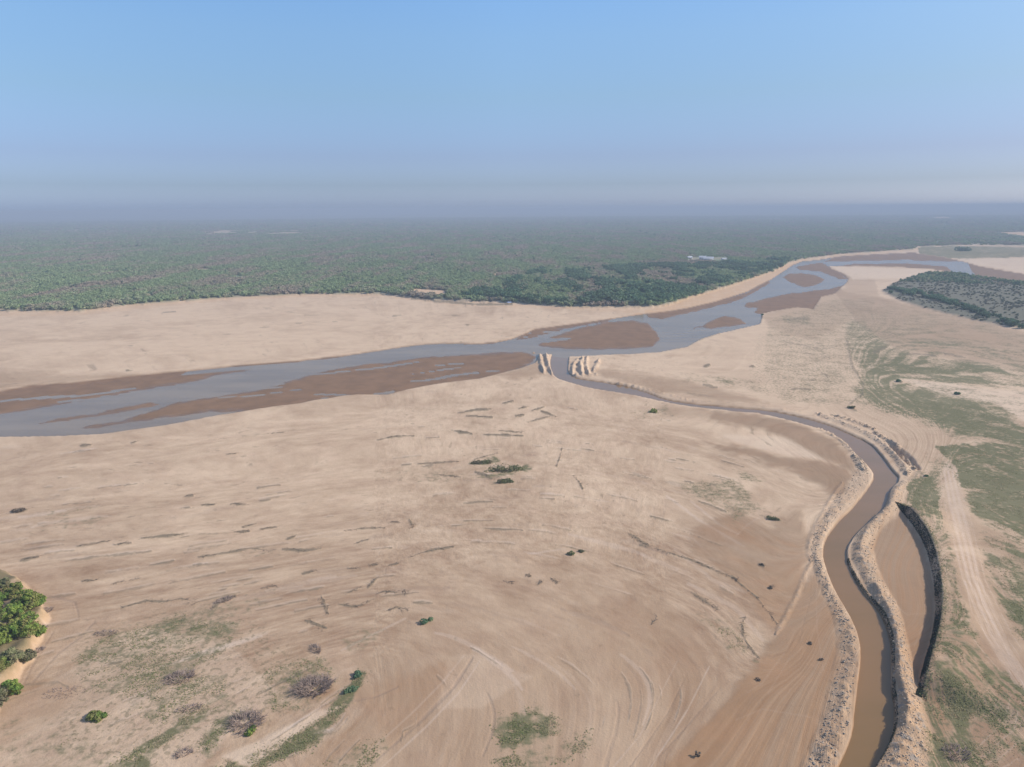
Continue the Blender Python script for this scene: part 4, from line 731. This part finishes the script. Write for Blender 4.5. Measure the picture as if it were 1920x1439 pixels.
shrub('bush', 800, 1167, 2.3, .9, M_dark, 'lone dark green bush on bare sand below the middle', .55, .6, (9, 80))
shrub('bush', 1071, 1040, 1.6, 1.2, M_olive, 'left of two touching dark shrubs on the central sand', .8, 0, (8, 70))
shrub('bush', 1089, 1036, 1.3, 1.0, M_olive, 'right of two touching dark shrubs on the central sand', .8, 0, (8, 70))
shrub('bush', 1446, 974, 3.2, .9, M_olive, 'long olive bush left of the canal bend', .4, -.45, (9, 80))
shrub('bush', 1308, 1418, .7, 1.5, M_drift, 'slim dark shrub standing alone at the bottom edge', 1, 0, (6, 60), .12)
shrub('bush', 1225, 773, 3.6, 1.4, M_fresh, 'triangular green bush below the narrow stretch of canal', .8, 0, (8, 60), .35)
shrub('bush', 945, 884, 9.5, .8, M_olive, 'long dark green streak of bushes in the middle sand', .35, .1, (12, 60), .4)
shrub('bush', 905, 870, 5.5, .7, M_olive, 'short green streak above the long green streak', .3, .05, (10, 50), .4)
shrub('bush', 948, 906, 5.5, .6, M_olive, 'thin green streak under the long green streak', .25, 0, (10, 50), .4)
shrub('bush', 1684, 716, 1.8, 1.4, M_dark, 'left of two dark dots on the pale strip in the field', 1, 0, (7, 50), .35)
shrub('bush', 1795, 740, 2.0, 1.4, M_dark, 'right of two dark dots on the pale strip in the field', 1, 0, (7, 50), .35)
shrub('bush', 1597, 766, 2.4, 1.6, M_olive, 'dark shrub beside the dry gully above the canal', 1, 0, (7, 50), .35)
shrub('bush', 1737, 894, 1.0, .9, M_dark, 'single small shrub right of the canal corner', 1, 0, (7, 50), .2)
shrub('bush', 1427, 1060, .8, .8, M_drift, 'upper dark stub on the brown flat left of the canal', 1, 0, (6, 40), .15)
shrub('bush', 1445, 1102, 1.0, .7, M_drift, 'lower dark stub on the brown flat left of the canal', 1, 0, (6, 40), .15)
shrub('bush', 1519, 1207, .8, .6, M_drift, 'small dry tuft on the brown flat beside the spoil bank', 1, 0, (6, 30), .13)
shrub('bush', 1541, 1238, 1.0, .4, M_drift, 'flat dry tuft touching the spoil bank', .6, 0, (6, 30), .13)
shrub('bush', 1420, 1276, 1.0, .6, M_drift, 'small brown tuft at the edge of the brown flat', .7, 0, (6, 30), .13)
shrub('bush', 1430, 591, 1.6, 2.6, M_dark, 'dark upright shrub at the water edge of the far river bend', 1, 0, (7, 40), .5)
shrub('bush', 1806, 471, 26, 7, M_dark, 'dark clump of trees in the distant green field', .4, 0, (12, 60), 2.0)
shrub('bush', 35, 960, 3.2, 1.2, M_drift, 'dark brown shrub on pale sand at the left edge', .6, 0, (8, 60), .25)
# flood-borne driftwood and low scrub heaps: each its own thing
pl = ['far left', 'left', 'left of centre', 'central', 'right of centre', 'right']
seen = {}; wk = 0
for P, hw, s_ in LIT:
    if s_ < .55 or P[0][1] < 745 or P[0][0] > 1480: continue
    wk += 1; P = np.array(P, float); x, y = unproj(P[:, 0], P[:, 1]); cx, cy = x.mean(), y.mean(); z0 = float(ground_z(cx, cy)[0])
    e_ = empty('driftwood', (cx, cy, z0)); L_ = np.hypot(np.diff(x), np.diff(y)).sum(); S = []; r = random.Random(wk)
    tcum = np.r_[0, np.cumsum(np.hypot(np.diff(x), np.diff(y)))]
    for k in range(int(14+L_*1.3)):
        q = r.random()*L_; bx = np.interp(q, tcum, x); by = np.interp(q, tcum, y); bz = float(ground_z(bx, by)[0])-z0; bx -= cx; by -= cy
        off = r.gauss(0, hw*.2); bx += off*.5; by += off; l = r.uniform(.4, 1.5); k2 = min(len(x)-2, max(0, int(np.searchsorted(tcum, q)-1))); a = math.atan2(y[k2+1]-y[k2], x[k2+1]-x[k2])+r.gauss(0, .7)
        S.append(((bx, by, bz+.02), (bx+math.cos(a)*l, by+math.sin(a)*l, bz+r.uniform(.0, .3)), .05, .02))
    V_, F_ = sticks(S, 3); mesh_np('twigs', V_, F_, M_drift, e_)
    u, v = P.mean(0); b_ = pl[min(5, int(u/1920*6*1.25))]; rowt = 'just below the river' if v < 800 else 'in the upper sand' if v < 900 else 'in the middle sand' if v < 1020 else 'in the lower middle sand' if v < 1100 else 'in the lower sand'
    key = (b_, rowt); seen[key] = seen.get(key, 0)+1; sz = 'long' if L_ > 9 else 'short'
    tag(e_, f'{sz} dark driftwood line {b_}, {rowt}, {ordn(seen[key])} counting down', 'driftwood', 'driftwood lines on the sand')

# ------------------------------------------------------------ clods on the spoil banks
ico_v = []; ph = (1+5**.5)/2
for a, c_ in ((-1, ph), (1, ph), (-1, -ph), (1, -ph)): ico_v.append((a, c_, 0))
for a, c_ in ((-1, ph), (1, ph), (-1, -ph), (1, -ph)): ico_v.append((0, a, c_))
for a, c_ in ((ph, -1), (ph, 1), (-ph, -1), (-ph, 1)): ico_v.append((a, 0, c_))
ico_v = np.array(ico_v)/1.9
ico_f = np.array([(0, 11, 5), (0, 5, 1), (0, 1, 7), (0, 7, 10), (0, 10, 11), (1, 5, 9), (5, 11, 4), (11, 10, 2), (10, 7, 6), (7, 1, 8), (3, 9, 4), (3, 4, 2), (3, 2, 6), (3, 6, 8), (3, 8, 9), (4, 9, 5), (2, 4, 11), (6, 2, 10), (8, 6, 7), (9, 8, 1)])
def clods(name, a, bb, n, smin, smax, mat, label, t0=.05, t1=.95):
    k = rng.uniform(0, len(a)-1.001, n); i = k.astype(int); f = (k-i)[:, None]; A = a[i]*(1-f)+a[i+1]*f; B = bb[i]*(1-f)+bb[i+1]*f; t = rng.uniform(t0, t1, n)[:, None]; p = A*t+B*(1-t)
    z = ground_z(p[:, 0], p[:, 1]); s_ = (smin+(smax-smin)*rng.uniform(0, 1, n)**2.5); V_ = ico_v[None]*(1+.28*rng.normal(size=(n, 12, 1)))*s_[:, None, None]*np.stack([rng.uniform(.7, 1.3, n), rng.uniform(.7, 1.3, n), rng.uniform(.5, .9, n)], -1)[:, None]
    V_ = V_+np.stack([p[:, 0], p[:, 1], z+s_*.15], -1)[:, None]; F_ = ico_f[None]+12*np.arange(n)[:, None, None]
    tag(mesh_np(name, V_.reshape(-1, 3), F_.reshape(-1, 3), mat), label, 'rubble', kind='stuff')
clods('clods', ia, ib, 2600, .05, .24, M_clod, 'pale clay clods heaped on the ridge between canal and drained pool')
clods('clods', la, lb, 2400, .05, .25, M_clodg, 'grey and tan clods along the left bank of the canal')
for (ed_, h), k in zip(redge, range(99)):
    if k in (2, 5, 6, 7): clods('clods', ed_[0], ed_[1], 300, .1, .34, M_clod, f'tan clods on the outer canal bend bank, stretch {["", "", "inside the bend", "", "", "beside the water", "beside the dark pit", "north of the bend"][k]}')
rr_b = np.c_[unproj(pbx[:, 0]+3, pbx[:, 1])]; rr_c = np.c_[unproj(pbx[:, 0]-11, pbx[:, 1])]
tag(mesh_np('bank_weeds', *leaves(777, 1, 1, 4, 4, .1)[:2], M_olive), 'weeds', kind='stuff') if False else None
# weeds along the rim of the drained pool
k = rng.uniform(0, len(rr_b)-1.001, 2600); i = k.astype(int); f = (k-i)[:, None]; p = rr_b[i]*(1-f)+rr_b[i+1]*f+rng.normal(0, .45, (2600, 2)); z = ground_z(p[:, 0], p[:, 1])
r_ = rng.normal(size=(2600, 3)); r_ /= np.linalg.norm(r_, axis=1)[:, None]; t1 = np.cross(r_, [0, 0, 1]); t1 /= np.linalg.norm(t1, axis=1)[:, None]; c3 = np.c_[p, z+rng.uniform(0, .3, 2600)]; s_ = rng.uniform(.07, .2, 2600)[:, None]
V_ = np.stack([c3-t1*s_, c3-r_*s_*.7, c3+t1*s_, c3+r_*s_*.7], 1).reshape(-1, 3)
tag(mesh_np('weeds', V_, np.arange(len(V_)).reshape(-1, 4), M_olive), 'fringe of weeds along the steep right bank of the drained pool', 'weeds', kind='stuff')

def fringe(name, Ppx, w0, w1, n, smin, smax, zmax, mat, label):
    a_ = np.c_[unproj(Ppx[:, 0]+w0, Ppx[:, 1])]; b_ = np.c_[unproj(Ppx[:, 0]+w1, Ppx[:, 1])]
    k = rng.uniform(0, len(a_)-1.001, n); i = k.astype(int); f = (k-i)[:, None]; t = rng.uniform(0, 1, n)[:, None]; A = a_[i]*(1-f)+a_[i+1]*f; B = b_[i]*(1-f)+b_[i+1]*f; p = A*t+B*(1-t)
    keep = vnoise(k/1.5, k*0, 77)+.3*rng.uniform(-1, 1, n) > .22; p = p[keep]; n = len(p)
    r_ = rng.normal(size=(n, 3)); r_ /= np.linalg.norm(r_, axis=1)[:, None]; t1 = np.cross(r_, [0, 0, 1]); t1 /= np.linalg.norm(t1, axis=1)[:, None]
    c3 = np.c_[p, ground_z(p[:, 0], p[:, 1])+rng.uniform(0, zmax, n)]; s_ = rng.uniform(smin, smax, n)[:, None]
    V_ = np.stack([c3-t1*s_, c3-r_*s_*.7, c3+t1*s_, c3+r_*s_*.7], 1).reshape(-1, 3)
    tag(mesh_np(name, V_, np.arange(len(V_)).reshape(-1, 4), mat), label, 'weeds', kind='stuff')
M_deep = leafmat('bank_weeds_and_shade', (.022, .035, .02), (.04, .055, .028), (.03, .035, .025), 1.2, .2)  # near-black leaf colour: wet weeds with the bank's shade painted in
fringe('shade_weeds', pbx, -12, -1, 15000, .08, .22, .2, M_deep, 'dark wet weeds with painted shade over the bank face of the drained pool')  # leaves darken the whole face to paint its shade, beside real weeds
crp = np.array([p for p in C_R if 1040 <= p[1] <= 1500]); fringe('waterside_shade_weeds', crp, 0, 5, 3600, .07, .2, .25, M_deep, 'dark weeds with painted bank shade along the right water edge of the canal')  # thin dark line of bank shade painted in as near-black leaves
# real tufts over the denser grass and rough patches near the camera
gi_ = np.nonzero((grass > .34) & (R2.ravel() < 520) & (U > -150) & (U < 2080))[0]
pw = grass[gi_]*np.clip(R2.ravel()[gi_]/300, .3, 1.3); gi_ = rng.choice(gi_, 110000, p=pw/pw.sum()); n = len(gi_)
p = np.c_[X[gi_]+rng.normal(0, .5, n), Y[gi_]+rng.normal(0, .9, n)]; k = fbm(p[:, 0]/3.0, p[:, 1]/3.0, 171, 3) > .47; p = p[k]; n = len(p)
z = ground_z(p[:, 0], p[:, 1]); a_ = rng.uniform(0, 6.28, n); t1 = np.c_[np.cos(a_), np.sin(a_), 0*a_]; s_ = rng.uniform(.05, .17, n)[:, None]; up_ = np.c_[rng.normal(0, 1, n), rng.normal(0, 1, n), rng.uniform(.15, .6, n)]*rng.uniform(.06, .2, n)[:, None]
c3 = np.c_[p, z+.03]; V_ = np.stack([c3-t1*s_, c3+t1*s_, c3+t1*s_*.6+up_, c3-t1*s_*.7+up_], 1).reshape(-1, 3)
tag(mesh_np('grass', V_, np.arange(len(V_)).reshape(-1, 4), M_tuft), 'low green and olive tufts growing in patches on the sand', 'grass', kind='stuff')
# ------------------------------------------------------------ white farm buildings in the forest
M_wall = plain('whitewashed_wall', (.62, .61, .58), (.54, .53, .50), .3); M_roof = plain('white_sheet_roof', (.64, .64, .63), (.52, .53, .54), .2, .5); M_roofg = plain('grey_sheet_roof', (.42, .43, .44), (.52, .52, .52), .2, .5); M_wood = plain('dark_door', (.10, .08, .06), (.14, .11, .08)); M_glass = plain('window_pane', (.05, .06, .07), (.07, .08, .09), 1, .2)
def boxv(x0, x1, y0, y1, z0, z1): return np.array([(x0, y0, z0), (x1, y0, z0), (x1, y1, z0), (x0, y1, z0), (x0, y0, z1), (x1, y0, z1), (x1, y1, z1), (x0, y1, z1)])
BF = np.array([(0, 3, 2, 1), (4, 5, 6, 7), (0, 1, 5, 4), (1, 2, 6, 5), (2, 3, 7, 6), (3, 0, 4, 7)])
def house(u, v, wx, wy, h, rz, label, roofm):
    x, y = at(u, v, 2.2); z = float(ground_z(x, y)[0]); e_ = empty('house', (x, y, z), rz)
    mesh_np('wall', boxv(-wx/2, wx/2, -wy/2, wy/2, -1, h), BF, M_wall, e_)
    o_ = .6; rh = wy*.32; V_ = np.array([(-wx/2-o_, -wy/2-o_, h+.003-.1), (wx/2+o_, -wy/2-o_, h-.1), (wx/2+o_, wy/2+o_, h-.1), (-wx/2-o_, wy/2+o_, h-.1), (-wx/2-o_, 0, h+rh), (wx/2+o_, 0, h+rh)])
    me = bpy.data.meshes.new('roof'); me.from_pydata([tuple(p) for p in V_], [], [(0, 1, 5, 4), (2, 3, 4, 5), (1, 2, 5), (3, 0, 4), (3, 2, 1, 0)]); me.materials.append(roofm); ro = bpy.data.objects.new('roof', me); COL.objects.link(ro); ro.parent = e_
    mesh_np('door', boxv(-.6, .6, -wy/2-.06, -wy/2+.02, 0, 2.1), BF, M_wood, e_)
    for sx in (-.32, .32): mesh_np('window', boxv(sx*wx-.7, sx*wx+.7, -wy/2-.05, -wy/2+.02, 1, 2.2), BF, M_glass, e_)
    tag(e_, label, 'house', 'white farm buildings in the forest')
house(1293, 486, 9, 7, 3.2, .2, 'smallest white building, leftmost of the farm in the forest', M_roof)
house(1317, 487, 12, 9, 4.2, -.25, 'white building with pale roof, second from the left in the farm', M_roof)
house(1328, 489, 18, 10, 4.2, -.2, 'longest and brightest white building in the middle of the farm', M_roof)
house(1357, 489, 8, 6, 3.2, .1, 'grey-roofed small building, rightmost of the farm in the forest', M_roofg)
x, y = at(932, 518, 2.2); z = float(ground_z(x, y)[0])
# small shelter at the foot of the far bank
M_tarp = plain('faded_blue_sheet', (.25, .32, .50), (.34, .42, .60), .8, .6); x, y = at(955, 571); z = float(ground_z(x, y)[0]); e_ = empty('shelter', (x, y, z), .3)
me = bpy.data.meshes.new('sheet'); me.from_pydata([(-2.2, -1.6, 1.7), (2.2, -1.6, 1.7), (2.2, 0, 2.5), (-2.2, 0, 2.5), (2.2, 1.6, 1.7), (-2.2, 1.6, 1.7)], [], [(0, 1, 2, 3), (3, 2, 4, 5)]); me.materials.append(M_tarp); so_ = bpy.data.objects.new('sheet', me); COL.objects.link(so_); so_.parent = e_
sm = so_.modifiers.new('thickness', 'SOLIDIFY'); sm.thickness = .04
for sx in (-2.1, 2.1):
    for sy in (-1.5, 1.5):
        V_, F_ = sticks([((sx, sy, -.3), (sx, sy, 1.75), .06, .05)], 6); mesh_np('pole', V_, F_, M_bark, e_)
tag(e_, 'small faded blue shelter at the foot of the far bank under dark trees', 'shelter')

# ------------------------------------------------------------ haze
S_ = 46000; me = bpy.data.meshes.new('haze'); me.from_pydata([tuple(p) for p in boxv(-S_, S_, -S_, S_, -4.5, 112)], [], [tuple(int(q) for q in f_) for f_ in BF]); hz = bpy.data.objects.new('haze', me); COL.objects.link(hz)
mh = bpy.data.materials.new('pale_air'); t = nodes(mh); vo = t.nodes.new('ShaderNodeVolumePrincipled'); vo.inputs['Color'].default_value = (.525, .61, .735, 1); vo.inputs['Density'].default_value = 2.9e-4; vo.inputs['Anisotropy'].default_value = 0.0
om = t.nodes.new('ShaderNodeOutputMaterial'); t.links.new(vo.outputs[0], om.inputs['Volume']); me.materials.append(mh); tag(hz, 'pale blue smoky haze over the plain', kind='stuff')
